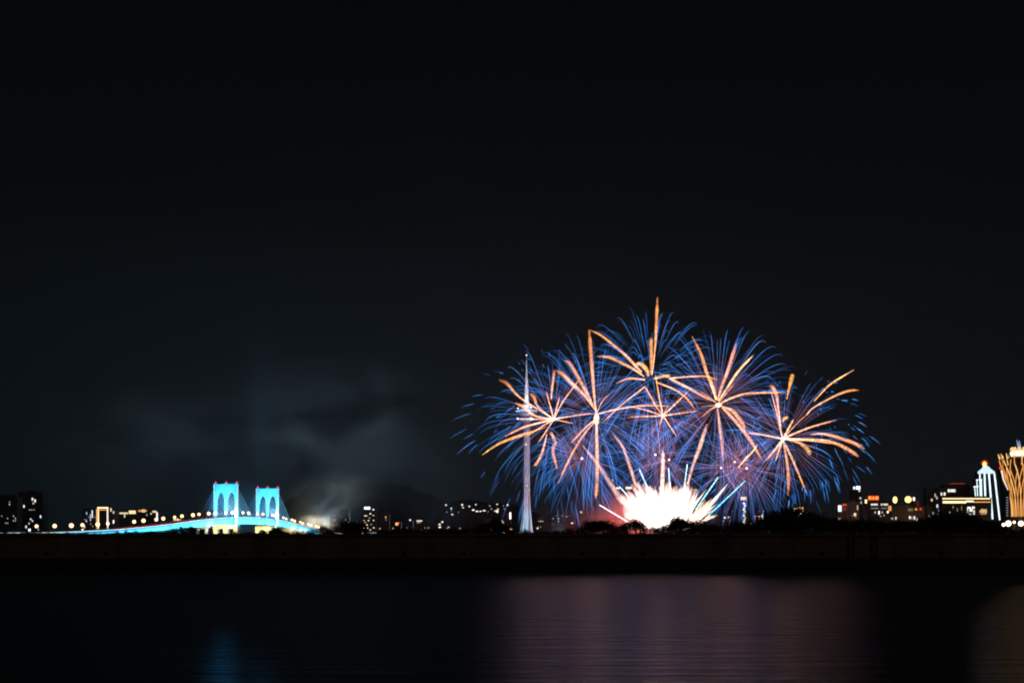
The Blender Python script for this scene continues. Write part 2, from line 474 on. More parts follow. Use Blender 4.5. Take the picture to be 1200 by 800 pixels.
# ------------------------------------------------------------------ tall tower
TY = 2750
tw = empty('observation_tower', (P(617, 630, TY).x, TY, 2), 'very tall slender blue-white lit concrete tower with mast rising behind the fireworks', 'tower')
TC = mat('tower_concrete', (0.62, 0.63, 0.66), 0.7, noise=(0.05, .85, 1.1))
TM = mat('tower_steel', (0.7, 0.7, 0.72), 0.4, metal=0.3)
def tz(py): return (630-py)/F*TY + CAM_H - 2
SH = MB()
prof2 = [(5.0, 0), (5.4, tz(600)), (5.8, tz(560)), (6.2, tz(520)), (6.8, tz(494))]
SH.lathe(prof2, n=20)
SH.build('shaft', TC, tw, smooth=True)
for k in range(4):                                  # buttress legs that flare out at the base
    a = R(45 + 90*k + 12)
    pts = []; rad = []
    for i in range(12):
        z = tz(620) * 0 + (tz(575))*i/11
        f = 1 - i/11
        r = 6.4 + 8.4*f**1.9
        pts.append((r*math.cos(a), r*math.sin(a), z)); rad.append(1.5 + 0.9*f)
    for py in (545, 520, 495):
        pts.append((6.6*math.cos(a), 6.6*math.sin(a), tz(py))); rad.append(1.2)
    MB().tube(pts, rad, 8).build('leg', TC, tw, smooth=True)
MB().lathe([(6.3, tz(494)), (15.5, tz(491.6)), (15.8, tz(490.4)), (10, tz(489.8))], n=32).build('lower_deck', TM, tw)
MB().lathe([(9, tz(489.7)), (11.5, tz(486)), (17.5, tz(482.2)), (20.5, tz(481.4)), (20.5, tz(480.4)), (9, tz(479.8))], n=32).build('observation_deck', TM, tw)
MB().lathe([(7.5, tz(479.7)), (9.5, tz(476)), (9.5, tz(474)), (6, tz(472.5))], n=28).build('upper_deck', TM, tw)
MB().lathe([(5.2, tz(472.4)), (4.4, tz(462)), (3.4, tz(452)), (3.4, tz(451.8)), (2.3, tz(442)), (1.5, tz(432)), (0.9, tz(424)), (0.5, tz(417))], n=16).build('mast', TM, tw, smooth=True)
MB().lathe([(0.2, 0), (1.3, 0.9), (1.3, 2.4), (0.2, 3.3)], n=10).build('beacon', lamp_mat('mast_beacon', (1, .9, .9), 1.6), tw, (0, 0, tz(417)))
for i, (px, py, r) in enumerate([(607,479,1.6),(622,478,2.0),(606.5,491,1.8),(622.5,491,2.6),(616.5,521,1.2),(617.5,569,1.0)]):
    MB().lathe([(0.1,-r)] + [(r*math.sin(math.pi*j/8), -r*math.cos(math.pi*j/8)) for j in range(1, 8)] + [(0.1, r)], n=12).build('deck_light', lamp_mat('deck_lamp', (0.85, 0.93, 1.0), 1.7), tw, ((px-617)/F*TY, -11 if i > 3 else -15, tz(py)))
band = MB()
for py, rr in ((481.6, 20.6), (491.0, 15.9)):
    band.lathe([(rr, tz(py)-0.5), (rr+0.12, tz(py)-0.5), (rr+0.12, tz(py)+0.6), (rr, tz(py)+0.6)], n=40)
band.build('deck_light_band', lamp_mat('deck_band', (0.75, 0.86, 1.0), 0.9), tw)
tx = tw.location.x
light('SPOT', 'tower_floodlight', (tx+60, TY-210, 6), 8.5e5, (0.36, 0.68, 1.0), 3, (tx, TY, 150), 70, 0.8)
light('SPOT', 'tower_floodlight', (tx-80, TY-230, 6), 3.4e5, (0.55, 0.68, 1.0), 3, (tx, TY, 130), 70, 0.8)
light('SPOT', 'tower_floodlight', (tx-6, TY-60, 4), 1.1e5, (0.40, 0.86, 1.0), 2, (tx, TY, 34), 50, 0.6)
light('SPOT', 'tower_floodlight', (tx+10, TY-120, 230), 9e5, (0.92, 0.90, 1.0), 2, (tx, TY, 300), 46, 0.5)

# ------------------------------------------------------------------ city buildings
def wall_mat(name, col, sx=4.0, sz=3.2, glass=(0.02, 0.025, 0.03)):
    """painted facade with rows of unlit window glass"""
    m = bpy.data.materials.new(name); m.use_nodes = True
    n = m.node_tree; b = n.nodes['Principled BSDF']
    t = n.nodes.new('ShaderNodeTexCoord'); s = n.nodes.new('ShaderNodeSeparateXYZ')
    n.links.new(t.outputs['Object'], s.inputs[0])
    def tri(sock, period, duty):
        a = n.nodes.new('ShaderNodeMath'); a.operation = 'DIVIDE'; a.inputs[1].default_value = period
        n.links.new(sock, a.inputs[0])
        f = n.nodes.new('ShaderNodeMath'); f.operation = 'FRACT'; n.links.new(a.outputs[0], f.inputs[0])
        g = n.nodes.new('ShaderNodeMath'); g.operation = 'LESS_THAN'; g.inputs[1].default_value = duty
        n.links.new(f.outputs[0], g.inputs[0]); return g.outputs[0]
    ax = n.nodes.new('ShaderNodeMath'); ax.operation = 'ADD'
    n.links.new(s.outputs['X'], ax.inputs[0]); n.links.new(s.outputs['Y'], ax.inputs[1])
    w = n.nodes.new('ShaderNodeMath'); w.operation = 'MULTIPLY'
    n.links.new(tri(ax.outputs[0], sx, 0.55), w.inputs[0]); n.links.new(tri(s.outputs['Z'], sz, 0.5), w.inputs[1])
    mx = n.nodes.new('ShaderNodeMix'); mx.data_type = 'RGBA'
    mx.inputs[6].default_value = (*col, 1); mx.inputs[7].default_value = (*glass, 1)
    n.links.new(w.outputs[0], mx.inputs[0]); n.links.new(mx.outputs[2], b.inputs['Base Color'])
    b.inputs['Roughness'].default_value = 0.8
    return m
WG = wall_mat('grey_facade', (0.10, 0.10, 0.10))
WB = wall_mat('brown_facade', (0.30, 0.22, 0.15), 3.4, 3.0)
WD = wall_mat('dark_facade', (0.05, 0.055, 0.06), 5.0, 3.5)
WC = wall_mat('cream_facade', (0.42, 0.38, 0.30), 4.2, 3.3)
COLS = {'w': (1.0, 0.93, 0.82), 'c': (0.75, 0.92, 1.0), 'y': (1.0, 0.78, 0.40), 'o': (1.0, 0.45, 0.13), 'r': (1.0, 0.10, 0.04), 'g': (0.80, 1.0, 0.45), 'b': (0.30, 0.65, 1.0)}
LM = {}
def LMAT(c, s):
    if (c, s) not in LM: LM[(c, s)] = lamp_mat('lit_' + {'w':'white','c':'cool','y':'yellow','o':'orange','r':'red','g':'green','b':'blue'}[c], COLS[c], s)
    return LM[(c, s)]

def building(name, label, x0, x1, ytop, Y, wm, wins=(), depth=32, roof=True, group='buildings of the far city', cat='building', seed=0, steps=None):
    """x0..x1, ytop in photo pixels for its place and size; wins: (px, py, w, h, colour, strength[, part name])"""
    rnd = random.Random(seed or int(x0*7+x1))
    a = P(x0, ytop, Y); c = P(x1, ytop, Y); w = c.x - a.x; h = a.z - 2
    root = empty(name, ((a.x+c.x)/2, Y, 2), label, cat, group)
    mb = MB()
    if steps:
        for (u0, u1, py) in steps: mb.box((u0-.5)*w, (u1-.5)*w-0.05, 0, depth, 0, P(x0, py, Y).z-2)
    else:
        mb.box(-w/2, w/2, 0, depth, 0, h)
    wl = mb.build('wall', wm, root)
    if roof:
        r = MB(); r.box(-w/2-.3, w/2+.3, -.4, depth+.3, h+.01, h+1.2) if not steps else None
        k = rnd.uniform(.15, .45)
        hh = h if not steps else max(P(x0, s_[2], Y).z-2 for s_ in steps)
        if not steps:
            r.box(-w*k, w*(k-.15)+1, depth*.3, depth*.7, h+1.21, h+rnd.uniform(3.5, 6.5))
            r.build('roof', wm, root)
    for q in wins:
        px, py, ww, wh, cc, st = q[:6]
        p = P(px, py, Y); u = Y/F
        nm = q[6] if len(q) > 6 else 'window'
        MB().box(-ww*u/2, ww*u/2, -0.5, -0.05, -wh*u/2, wh*u/2).build(nm, LMAT(cc, st), root, (p.x-root.location.x, -(0.3 if nm != 'window' else 0), p.z-2))
    return root
def rw(x0, x1, y0, y1, n, seed, cols='wwyc', s=(0.5, 1.6), w=(0.7, 1.3), h=(0.8, 1.6), gx=2.2, gy=2.6):
    """n lit windows on a grid"""
    rnd = random.Random(seed); used = set(); o = []
    nxg = max(1, int((x1-x0)/gx)); nyg = max(1, int((y1-y0)/gy))
    for _ in range(n):
        k = (rnd.randrange(nxg+1), rnd.randrange(nyg+1))
        if k in used: continue
        used.add(k)
        o.append((x0+k[0]*(x1-x0)/max(1,nxg), y0+k[1]*(y1-y0)/max(1,nyg), rnd.uniform(*w), rnd.uniform(*h), rnd.choice(cols), round(rnd.uniform(*s), 1)))
    return o

# left edge of the view
building('apartment_tower', 'dark apartment tower at the left edge with few dim windows', -6, 20, 583, 2900, WD, rw(2, 18, 588, 618, 12, 1, 'wcw', (.3, 1.0)), seed=2)
building('apartment_tower', 'dark apartment tower with brighter windows near its top, beside the left edge', 21, 50, 577, 3050, WD,
    [(38,584.5,2,3,'w',1.0),(41,586.5,1.6,3.4,'w',1.3),(39,589.5,1.5,2,'y',.8),(34.5,597,1.4,1,'w',.5),(37,597,1.4,1,'w',.5),(40,597,1.2,1,'w',.4),(28,593,1.4,3,'w',1.3),(47.5,605,1.3,3,'c',1.4),(36,608,1.5,2,'w',1.0),(38,610,1.5,2,'c',.8),(30.5,617,1.6,3,'w',1.0),(34.5,621,2.6,3.4,'c',1.8),(34,613,1.2,2,'w',.7),(45,620,1,2,'w',.5)], seed=3)
building('hotel', 'hotel with golden lit gate-shaped outline on its front by the bridge', 97, 133, 596, 2950, WG,
    [(113.5,609,1.2,26,'o',1.3,'light_strip'),(115.3,607,1.2,24,'y',1.7,'light_strip'),(126,608,1.6,26,'w',1.2,'light_strip'),(120.5,594.6,13,1.6,'y',1.8,'light_strip'),(120,597,11,1.0,'o',1.2,'light_strip'),
     (108,602,1.2,9,'c',1.1,'light_strip'),(106,606,1,8,'c',.7,'light_strip'),(101.5,601,1.2,3,'c',.6),(101,610,1.2,3,'c',.6),(130,597,1.5,4,'y',1.0),(133,600,1.6,3,'w',.7),(133,611,1.8,4,'w',1.3),(96.5,621,2.6,3.4,'w',1.5),(99,617,1.4,3,'w',.8)] + rw(99, 111, 600, 619, 8, 7, 'cw', (.3,.8)), seed=4)
building('long_hotel', 'long low building with a golden cornice behind the bridge approach', 139, 186, 599, 3000, WD,
    [(145,601,10,2,'y',.9,'light_strip'),(155,599.8,8,4,'y',1.2,'light_strip'),(167,598.2,10,2,'o',.8,'light_strip'),(168,598.2,4,3,'y',1.4,'light_strip'),(181,599.2,5,2,'y',1.0,'light_strip'),(184,605,1.8,10,'w',1.3,'light_strip'),(146,604,1.4,4,'c',.8),(158,610.5,1.6,2,'y',1.2),(177,601.5,1.5,2,'y',.8),(172,603,1,2,'w',.5)], seed=5)
building('low_house', 'small low building with warm windows seen through the near bridge lamps', 202, 214, 607, 2960, WB, [(204.5,608.5,2.4,2.4,'y',1.2),(208,608.5,2.4,2.4,'y',1.3),(211,608.8,1.4,2.0,'y',.9)], seed=6)
# between the bridge and the tower
building('apartment_tower', 'narrow lit residential tower with a bright white sign on its roof', 423.5, 440, 597, 3100, WD,
    [(430.3,595,7,3,'c',2.2,'roof_sign'),(437.5,596.8,2.4,1.6,'w',.9)] + [(x, y, 1.7, 1.2, c, s) for x, y, c, s in
     ((427.6,604,'y',1.3),(434,601.6,'w',1.4),(429.5,604,'w',.9),(437.6,603.6,'y',.9),(426.6,609.6,'o',.8),(431.8,609.6,'w',1.0),(437.8,609.4,'y',1.0),(430,614.6,'y',1.4),(426.4,618.3,'w',1.1),(430.6,618.2,'y',1.5),(438,618,'y',1.2),(433,606.5,'y',.5),(428,611.8,'w',.4),(435,614,'w',.4),(434,620.5,'w',.8))]
     + [(431.5,624.3,15,2.6,'c',1.2,'entrance_canopy'),(440.3,624.5,2.4,2.2,'w',1.5)], seed=8)
building('office_block', 'faint hazy block with a few cool windows right of the bridge end', 398, 409, 598, 3500, WD, rw(400, 408, 600, 620, 8, 9, 'cw', (.15,.4)), seed=9)
building('office_block', 'faint squat block with dim windows beside the bridge end smoke', 386, 396, 604, 3300, WD, rw(387, 395, 606, 620, 6, 10, 'cwy', (.2,.8)), seed=10)
random.seed(21)
small = [
 (446,456,603,'dark house block with two dim warm windows right of the narrow lit tower', [(452,605.6,1.6,1.6,'y',.7),(452.5,608.8,1.4,1.2,'o',.5),(445.2,619,2,1.6,'o',.7),(456,625,2.4,1.6,'w',.9)]),
 (458,470,612,'low block with an orange-red neon spot on its roof', [(465,613.6,3.2,3,'o',1.5,'neon_sign'),(467,612.4,2,1.6,'r',1.2,'neon_sign'),(460.5,618.6,1.6,1.4,'y',.5)]),
 (474,484,610,'dark low block with a single white window at its roof edge', [(480.6,609,1.8,1.8,'w',1.2),(477,618,1.2,1,'w',.3)]),
 (486,500,607,'flat roofed hall with a dim cream lit top storey', [(491.5,610,6.4,1.6,'w',.9,'light_strip'),(490.5,612,4,1,'w',.4),(498,618,1.4,1,'y',.4),(494,620.4,1.6,1.2,'r',.4),(502,618,2,1.2,'y',.4)]),
 (509,522,609,'dark block with a vertical trio of cream windows', [(518.4,611.2,2.2,1.6,'w',1.2),(515.2,614,2.4,1.6,'w',1.1),(515.4,617.3,2.4,1.8,'w',1.4),(525.6,617.4,1.8,1.4,'w',.7)]),
 (534,546,613,'very dark low block with one faint window', [(539,618.6,1.8,1.2,'w',.4)]),
 (568,580,610,'low block with one orange lamp left of the tall tower', [(574,619.4,3,2.2,'o',1.6,'lamp'),(573.6,618.6,1.6,1.2,'y',1.2,'lamp')]),
 (586,598,599,'dark slab with a bright narrow white sign close left of the tall tower', [(598,604,2,8,'w',2.0,'light_strip'),(589.2,612,2.2,2.6,'w',1.1),(590.4,623.6,2.4,1.8,'w',1.3),(598.6,619.6,3,1.6,'o',1.5),(588,609.6,1.4,1.2,'y',.7)]),
 (630,642,606,'dim block with scattered cream windows just right of the tall tower', rw(631, 641, 607, 617, 7, 31, 'wyy', (.4,1.1))+[(630,618.6,2,1.4,'w',1.3)]),
 (646,660,602,'hazy block with one cream window in the pink smoke', rw(648, 659, 604, 614, 7, 32, 'wyy', (.3,.8))+[(670.5,612.6,2.6,1.2,'w',1.4)]),
 (662,676,607,'low dim block left of the spark fountain', [(681,599.8,1.8,2.0,'y',1.2),(664,605,2,1,'w',.4),(658.5,604.2,2.6,1,'w',.5)]),
]
for i, (x0, x1, yt, L, wn) in enumerate(small):
    building('city_block', L, x0, x1, yt, 3200+(i*173) % 500, WD if i % 2 else WG, wn, depth=26, seed=40+i)
# rows of houses on the low hill
hx = [(520,527,592,'westmost hillside house row'),(528,534,596,'hillside house with two cool windows under the ridge'),(537,546,589,'taller hillside block with bright windows, left of the ridge top'),(547,556,592,'hillside block with cream windows on the ridge'),(557,570,593,'long hillside block with a row of bright windows'),(571,578,590,'narrow hillside block with dim windows'),(579,588,591,'hillside block with a bright window cluster near the tower'),(589,600,590,'hillside block nearest the tall tower')]
hw_ = [[(522.6,591.4,2,1.6,'w',1.0),(523.6,599.6,1.6,1,'w',.3)],[(528.8,595.4,1.8,1.6,'c',1.0),(530,602.4,2.4,1.4,'w',.9),(529,598,1.2,1,'c',.4)],[(541.6,591.2,2,1.8,'w',1.3),(542.6,594.4,2,1.2,'w',1.0),(537,600,1.2,1,'w',.3)],[(550,593,1.8,1.6,'w',1.0),(554.6,597.2,2.6,1.6,'w',1.4)],[(557.6,591,1.6,1.4,'w',1.0),(559,598.8,3,1.2,'w',1.4),(563,598.8,2.4,1.2,'w',1.2),(567.4,598,3,1.4,'w',1.2)],[(574,592.4,1.4,1.2,'w',.6),(576,596,1.4,1.2,'y',.6),(572,599,1,1,'w',.4)],[(582.6,590.6,1.8,1.4,'w',1.0),(580.4,598.4,2,1.4,'w',1.0),(582.8,598.8,2.2,3.0,'w',1.6),(583.6,596,2,1,'w',1.0)],[(594.8,591.4,2,2,'c',1.0),(591,596,1.2,1,'w',.5),(590,592.4,1,1,'w',.4)]]
for i, ((x0, x1, yt, L), wn) in enumerate(zip(hx, hw_)):
    building('hillside_block', L, x0, x1, yt, 4260+20*i, WD, wn, depth=20, group='blocks on the low hill', seed=60+i)
# behind and right of the fireworks
building('high_rise', 'tall dark high rise behind the fireworks with two yellow-green lit roof strips', 719, 741, 573.6, 3400, WD,
    [(724.4,571.6,4.6,1.8,'g',1.5,'roof_light'),(736.6,571.4,6.6,2.2,'g',2.0,'roof_light'),(717.6,562.5,1.4,2.6,'g',.5,'roof_light')], seed=70)
building('high_rise', 'slim high rise with an orange lantern top and lit central window shaft', 866, 877, 587, 3350, WD,
    [(871.2,583.7,6.4,3.6,'o',1.6,'roof_lantern'),(871.2,583.0,5,1.6,'y',1.2,'roof_lantern')] + [(872.4+((i*5) % 3-1)*.6, 589.5+i*2.4, 2.2, 1.8, 'w', [1.6,1.3,.9,1.5,.8,.4,1.2,.6,.9,1.2,.5][i]) for i in range(11)], seed=71)
building('apartment_block', 'dark apartment block with sparse cream windows left of the orange-topped high rise', 846, 860, 590, 3500, WD, rw(848, 858, 593, 610, 9, 72, 'wwr', (.2,.5))+[(849.4,606.2,2.4,1.8,'w',1.1),(854,605.6,2,1.6,'w',.6)], seed=72)
building('apartment_block', 'apartment block with scattered cream windows right of the orange-topped high rise', 879, 899, 597, 3450, WD, rw(880, 897, 599, 616, 14, 73, 'wwyr', (.3,1.0))+[(893.6,604.5,1.6,5,'w',1.2),(894,615,1.6,3,'w',1.2)], seed=73)
building('office_block', 'block with an orange roof edge and cool lit windows right of the fireworks', 930, 942, 595, 3350, WG,
    [(932.4,595,4,2,'o',1.2,'light_strip'),(938.8,595,5,2,'o',1.3,'light_strip')]+rw(931, 941, 598, 608, 9, 74, 'wcc', (.6,1.5)), seed=74)
building('shop_block', 'block with a white lit corner and dim red sign', 982, 993, 592, 3250, WB,
    [(984.2,595.4,4,7.4,'c',1.5,'shop_sign'),(989.6,591.2,5,2,'r',.8,'shop_sign'),(989.6,596,3,4,'r',.25,'shop_sign'),(984,607.4,3,1.8,'w',.8)], seed=75)
building('brick_block', 'brown block between the white lit corner and the red-signed building', 996.5, 1007, 589, 3200, WB,
    [(1005,594.5,1.4,5.4,'w',.5),(1002,602.6,2.6,3.4,'w',1.0),(999,604,1.2,1,'w',.3),(1003,606,1.6,1,'o',.4)], seed=76)
building('high_rise', 'tall dark tower carrying a cyan-white square sign at its top', 999, 1010, 575, 3700, WD,
    [(1001,571.4,2,3,'c',1.8,'roof_sign'),(1005.6,571.2,5,3.8,'c',2.2,'roof_sign'),(1007,574.8,2,1.6,'c',1.2,'roof_sign'),(1008.3,583.4,2,2.4,'w',.6),(1009.2,588.6,1.6,2.6,'w',.5)], seed=77)
rb = building('hotel', 'dark hotel with glowing orange-red roof sign above two bands of white windows', 1017, 1043, 588, 3100, WD,
    [(1014.8,587.2,2.4,4.4,'y',1.8,'lamp'),(1042.8,595.4,3.6,6.0,'o',.9,'side_sign')]
    + [(1021.2+i*1.35, 590.8, 1.1, 2.0, 'w', [1.0,1.2,.9,1.3,1.1,1.2][i]) for i in range(6)] + [(1033.0+i*1.75, 590.8, 1.2, 2.2, 'w', [1.1,.5,1.3,1.2,.9][i]) for i in range(5)]
    + [(1021.4+i*1.5, 595.2, 1.1, 1.2, 'w', .3) for i in range(6)] + [(1033.4+i*1.7, 595.2, 1.1, 1.2, 'w', .3) for i in range(4)]
    + [(1025.6,600,1.6,2.2,'w',.6),(1030.2,600.4,1.8,4.2,'w',1.5),(1034,600,1.4,2,'w',.5),(1040.4,599.6,2,2.8,'w',1.5),(1032,604.6,1.4,1.4,'w',.4),(1036,603.6,1.4,1.4,'w',.5)], seed=78)
# the roof sign: three blocky glyphs in a red frame
sg = empty('roof_sign', (0, 0, 0), 'x', None)
sg['label'] = 'glowing orange glyph sign'; sg.parent = rb
pS = P(1024.2, 583.2, 3100); u = 3100/F
sg.location = (pS.x-rb.location.x, 4, pS.z-2)
MB().box(-6.4*u, 6.4*u, 0.2, 1.0, -2.8*u, 2.8*u).build('sign_board', lamp_mat('sign_red', (1, .05, .01), 0.75), sg)
for gi, gx in enumerate((-4.1, 0, 4.1)):
    g = MB()
    for (a0, a1, b0, b1) in (((-1.5,1.5,1.2,1.8),(-1.5,-1.0,-1.8,1.19),(1.0,1.5,-1.8,1.19),(-.25,.25,-1.8,1.19),(-.99,-.26,-.3,.3),(.26,.99,-.3,.3)) if gi != 1 else ((-.3,.3,-1.8,1.9),(-1.6,-.31,.5,1.0),(.31,1.6,.5,1.0),(-1.6,-.31,-1.0,-.4),(.31,1.6,-1.0,-.4))):
        g.box((gx+a0)*u, (gx+a1)*u, -0.5, 0.15, b0*u, b1*u)
    g.build('sign_glyph', lamp_mat('sign_orange', (1, .36, .06), 2.0), sg)
building('arcade_building', 'broad brown building with two yellow lanterns on its roof', 1045, 1084, 594, 3150, WB,
    [(1065+i*2.0, 597, 1.2, 3, 'y', .25) for i in range(3)] + [(1073.6,596.4,2.6,2.4,'o',.8),(1079,596.2,2.6,2.6,'r',.7),(1066.2,606,1.6,3.4,'w',1.4),(1068.6,606.5,1,3,'w',.5),(1071.6,606.6,1.6,4,'w',1.4),(1074.4,608.6,1.8,3,'w',.9),(1045.4,607.4,2.4,2.2,'w',.5),(1050,607,1.6,3.4,'w',.8)], seed=79)
lan = gas_mat('lantern_glow', 3.6, 1.6, col=(1.0, 0.62, 0.13))
for px, py, rx, rz_, L in ((1050.4, 585.2, 5.0, 7.6, 'smaller oval yellow lantern on a post above the broad brown building'), (1065.8, 584.8, 7.6, 7.6, 'larger round yellow star lantern above the broad brown building')):
    p = P(px, py, 3150)
    o = empty('rooftop_lantern', (p.x, 3160, P(px, 594, 3150).z+1.25), L, 'lantern', 'yellow rooftop lanterns')
    MB().tube([(0,0,0),(0,0,p.z-o.location.z-rz_*.6)], 0.5, 6).build('post', POLE, o)
    q = MB(); q.lathe([(0.05,-rz_)] + [(rx*math.sin(math.pi*i/12), -rz_*math.cos(math.pi*i/12)) for i in range(1, 12)] + [(0.05, rz_)], n=20)
    q.build('lantern_body', lan, o, (0, 0, p.z-o.location.z), smooth=True)
building('stair_tower', 'narrow reddish block with a white roof lamp right of the lanterns', 1070, 1077, 585, 3250, WB, [(1071, 584.3, 2.4, 4.2, 'w', 1.5, 'roof_lamp'), (1075.6, 590, 1.6, 6, 'r', .15)], seed=80)
building('annex', 'low beige annex with a pinkish wall beside the wide dark block', 1085, 1092.5, 594, 3300, WC, [(1089, 604, 1.2, 2, 'w', .4)], seed=81)
building('apartment_block', 'wide dark apartment block with a sloping red-edged roof and cool windows', 1086, 1136, 570, 3500, WD,
    [(1092,585.6,1.8,3,'y',.9),(1096,580,1.6,4,'g',.5),(1098,583,1.6,3,'w',.6),(1098.5,592.6,2,4,'c',.9),(1103.4,578.6,1.8,3.4,'w',1.1),(1107,578.4,2,3.6,'w',1.3),(1093.6,601,1.4,3,'c',.4),(1099,603,1.4,3,'c',.4)]
    + [(1111.6+i*1.9, 574.6, 1.5, 3.4, 'w', [1.4,1.0,1.3,1.5,.8][i]) for i in range(5)] + [(1122,566.4,17,.9,'r',.35,'roof_light')] + rw(1100, 1130, 592, 606, 10, 82, 'wcg', (.2,.5)), seed=82,
    steps=[(0, .4, 571), (.4, 1.0, 567)])
# white outlined stepped tower
st = empty('stepped_tower', (P(1156, 630, 3450).x, 3450, 2), 'stepped tower outlined in cool white light strips with an orange beacon on top', 'tower')
u = 3450/F
def q(px, py): return ((px-1156)*u, P(px, py, 3450).z-2)
mb = MB()
for x0, x1, yt in ((1141, 1144.2, 569.6), (1144.2, 1147.2, 561.6), (1147.2, 1151.6, 552.6), (1151.6, 1160.4, 547.8), (1160.4, 1165.2, 552.6)):
    mb.prism([(q(x0, 0)[0]+.05, 0), (q(x1, 0)[0]-.05, 0), (q(x1, yt)[0]-.05, q(x1, yt)[1]), (q(x0, yt)[0]+.05, q(x0, yt)[1])], 0, 34)
mb.prism([(q(1165.3,0)[0], 0), (q(1172.4,0)[0], 0), (q(1166.6,0)[0], q(0,566)[1]), (q(1165.3,0)[0], q(0,553)[1])], 0, 34)
mb.build('wall', WD, st)
LW = LMAT('c', 1.6); LW2 = lamp_mat('lit_pale_blue', (0.70, 0.92, 1.0), 1.15)
def strip(p0, p1, w, m_, par=st, nm='light_strip', f=q, yo=-0.7):
    a, c = Vector((f(*p0)[0], yo, f(*p0)[1])), Vector((f(*p1)[0], yo, f(*p1)[1]))
    d = (c-a).normalized(); nn = Vector((-d.z, 0, d.x))*(w*u/2)
    k = MB(); k.prism([((a-nn).x, (a-nn).z), ((a+nn).x, (a+nn).z), ((c+nn).x, (c+nn).z), ((c-nn).x, (c-nn).z)], yo-.3, yo+.3)
    return k.build(nm, m_, par)
for p0, p1, w in [((1142.2,570),(1143.2,581),1.0),((1144.8,562),(1145.6,581),1.0),((1148.2,553),(1149,581),1.5),((1149.9,562),(1150.4,581),1.0),((1153.6,551),(1154.6,581),1.9),((1158.6,551),(1163.2,608),1.9),((1165.2,554),(1171.6,609),1.7),
                  ((1140.8,570),(1147,569.6),1.2),((1144,562),(1151,561.6),1.1),((1166.8,562),(1168.2,581),1.0)]:
    strip(p0, p1, w, LW)
k = MB()
k.prism([q(1146.8,554.6), q(1146.8,552.4), q(1151.4,548.6), q(1153,545.6), q(1157.6,545.6), q(1160.6,548.6), q(1165.6,552.4), q(1165.8,554.6)], -1.2, 6)
k.build('crown', LW2, st)
k = MB(); k.lathe([(1, 0), (4.4, 2), (5.0, 5.5), (3.4, 9.5), (0.8, 12)], n=16)
k.build('beacon', gas_mat('beacon_glow', 5.0, 1.5, col=(1.0, 0.34, 0.06)), st, (q(1155.2,0)[0], 8, q(0,546)[1]), smooth=True)
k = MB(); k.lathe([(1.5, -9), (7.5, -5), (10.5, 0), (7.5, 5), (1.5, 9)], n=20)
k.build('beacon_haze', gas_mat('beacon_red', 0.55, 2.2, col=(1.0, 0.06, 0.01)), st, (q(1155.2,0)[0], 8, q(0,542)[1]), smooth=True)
# golden band building in front of it
gb = building('casino', 'low casino with a long double golden light band and a glowing gold emblem', 1104.5, 1162, 582.6, 3380, WD,
    [(1132.5,583.9,56,1.5,'y',1.6,'light_band'),(1118.6,588,27.5,2.6,'y',1.9,'light_band'),(1136.6,587.0,9,2.2,'w',1.3,'light_band'),(1150.8,587.9,20,1.0,'o',1.3,'light_band'),
     (1148.8,598.9,1.6,3.4,'o',.9,'emblem'),(1151.0,598.4,1.9,5.0,'y',.8,'emblem'),(1153.3,598.6,1.9,4.4,'o',1.2,'emblem'),(1155.5,598.8,1.5,5.2,'y',.8,'emblem'),(1152.2,602.0,7.0,1.0,'o',.6,'emblem'),(1135.6,594.6,4,2,'w',1.7,'neon_sign'),(1140.6,594.4,3,2.4,'w',1.6,'neon_sign'),(1138,597.4,3.6,3,'w',1.4,'neon_sign'),(1134,597,1.2,6,'w',1.0,'neon_sign'),(1141.4,600,2,5,'w',.9,'neon_sign'),(1136.8,602,2.4,1.6,'w',1.0,'neon_sign'),
     (1122,597,1.2,4,'g',.2),(1113,600,1.2,2,'c',.4),(1127,595,1.0,5,'y',.2),(1117,594,1,3,'w',.3)], seed=83, roof=False, depth=20)
# lotus-shaped gold tower
LY = 3800; lx = 1194.5
lt = empty('lotus_tower', (P(lx, 630, LY).x, LY, 2), 'golden lotus-shaped tower that flares upward, lined with curved light strips', 'tower')
ul = LY/F
def ql(px, py): return ((px-lx)*ul, P(px, py, LY).z-2)
prl = [(612, 8.2), (596, 8.4), (585, 9.4), (575, 11.2), (565, 13.8), (555, 17.0), (546, 20.0), (538, 22.5)]
mb = MB(); mb.lathe([(w*ul, ql(0, py)[1]) for py, w in prl] + [(10*ul, ql(0, 536)[1]), (7*ul, ql(0, 530)[1])], n=40)
mb.build('wall', mat('gold_glass', (0.30, 0.16, 0.05), 0.35, metal=0.4), lt, smooth=True)
GOLD = lamp_mat('gold_strip', (1.0, 0.40, 0.09), 1.0); GOLD2 = lamp_mat('gold_strip_bright', (1.0, 0.60, 0.22), 1.3)
def prw(py):
    for (a, wa), (c, wc) in zip(prl, prl[1:]):
        if c <= py <= a: return wa + (wc-wa)*(a-py)/(a-c)
    return prl[-1][1]
for kk in range(38):                      # petal veins: start tight at the foot and fan outward with the flare
    a0 = 2*math.pi*kk/38
    sgn = 1 if kk % 2 else -1
    pts = []
    for i in range(15):
        f = i/14; py = 611 - f*(611-539-(kk % 3)*6)
        w = prw(py) + 0.35
        a = a0 + sgn*0.62*max(0, f-.15)**1.6
        x = w*ul*math.cos(a); y = w*ul*math.sin(a)
        pts.append((x, y, ql(0, py)[1]))
    MB().tube(pts, [0.8 + 0.5*i/14 for i in range(15)], 6).build('light_strip', GOLD if kk % 4 else GOLD2, lt)
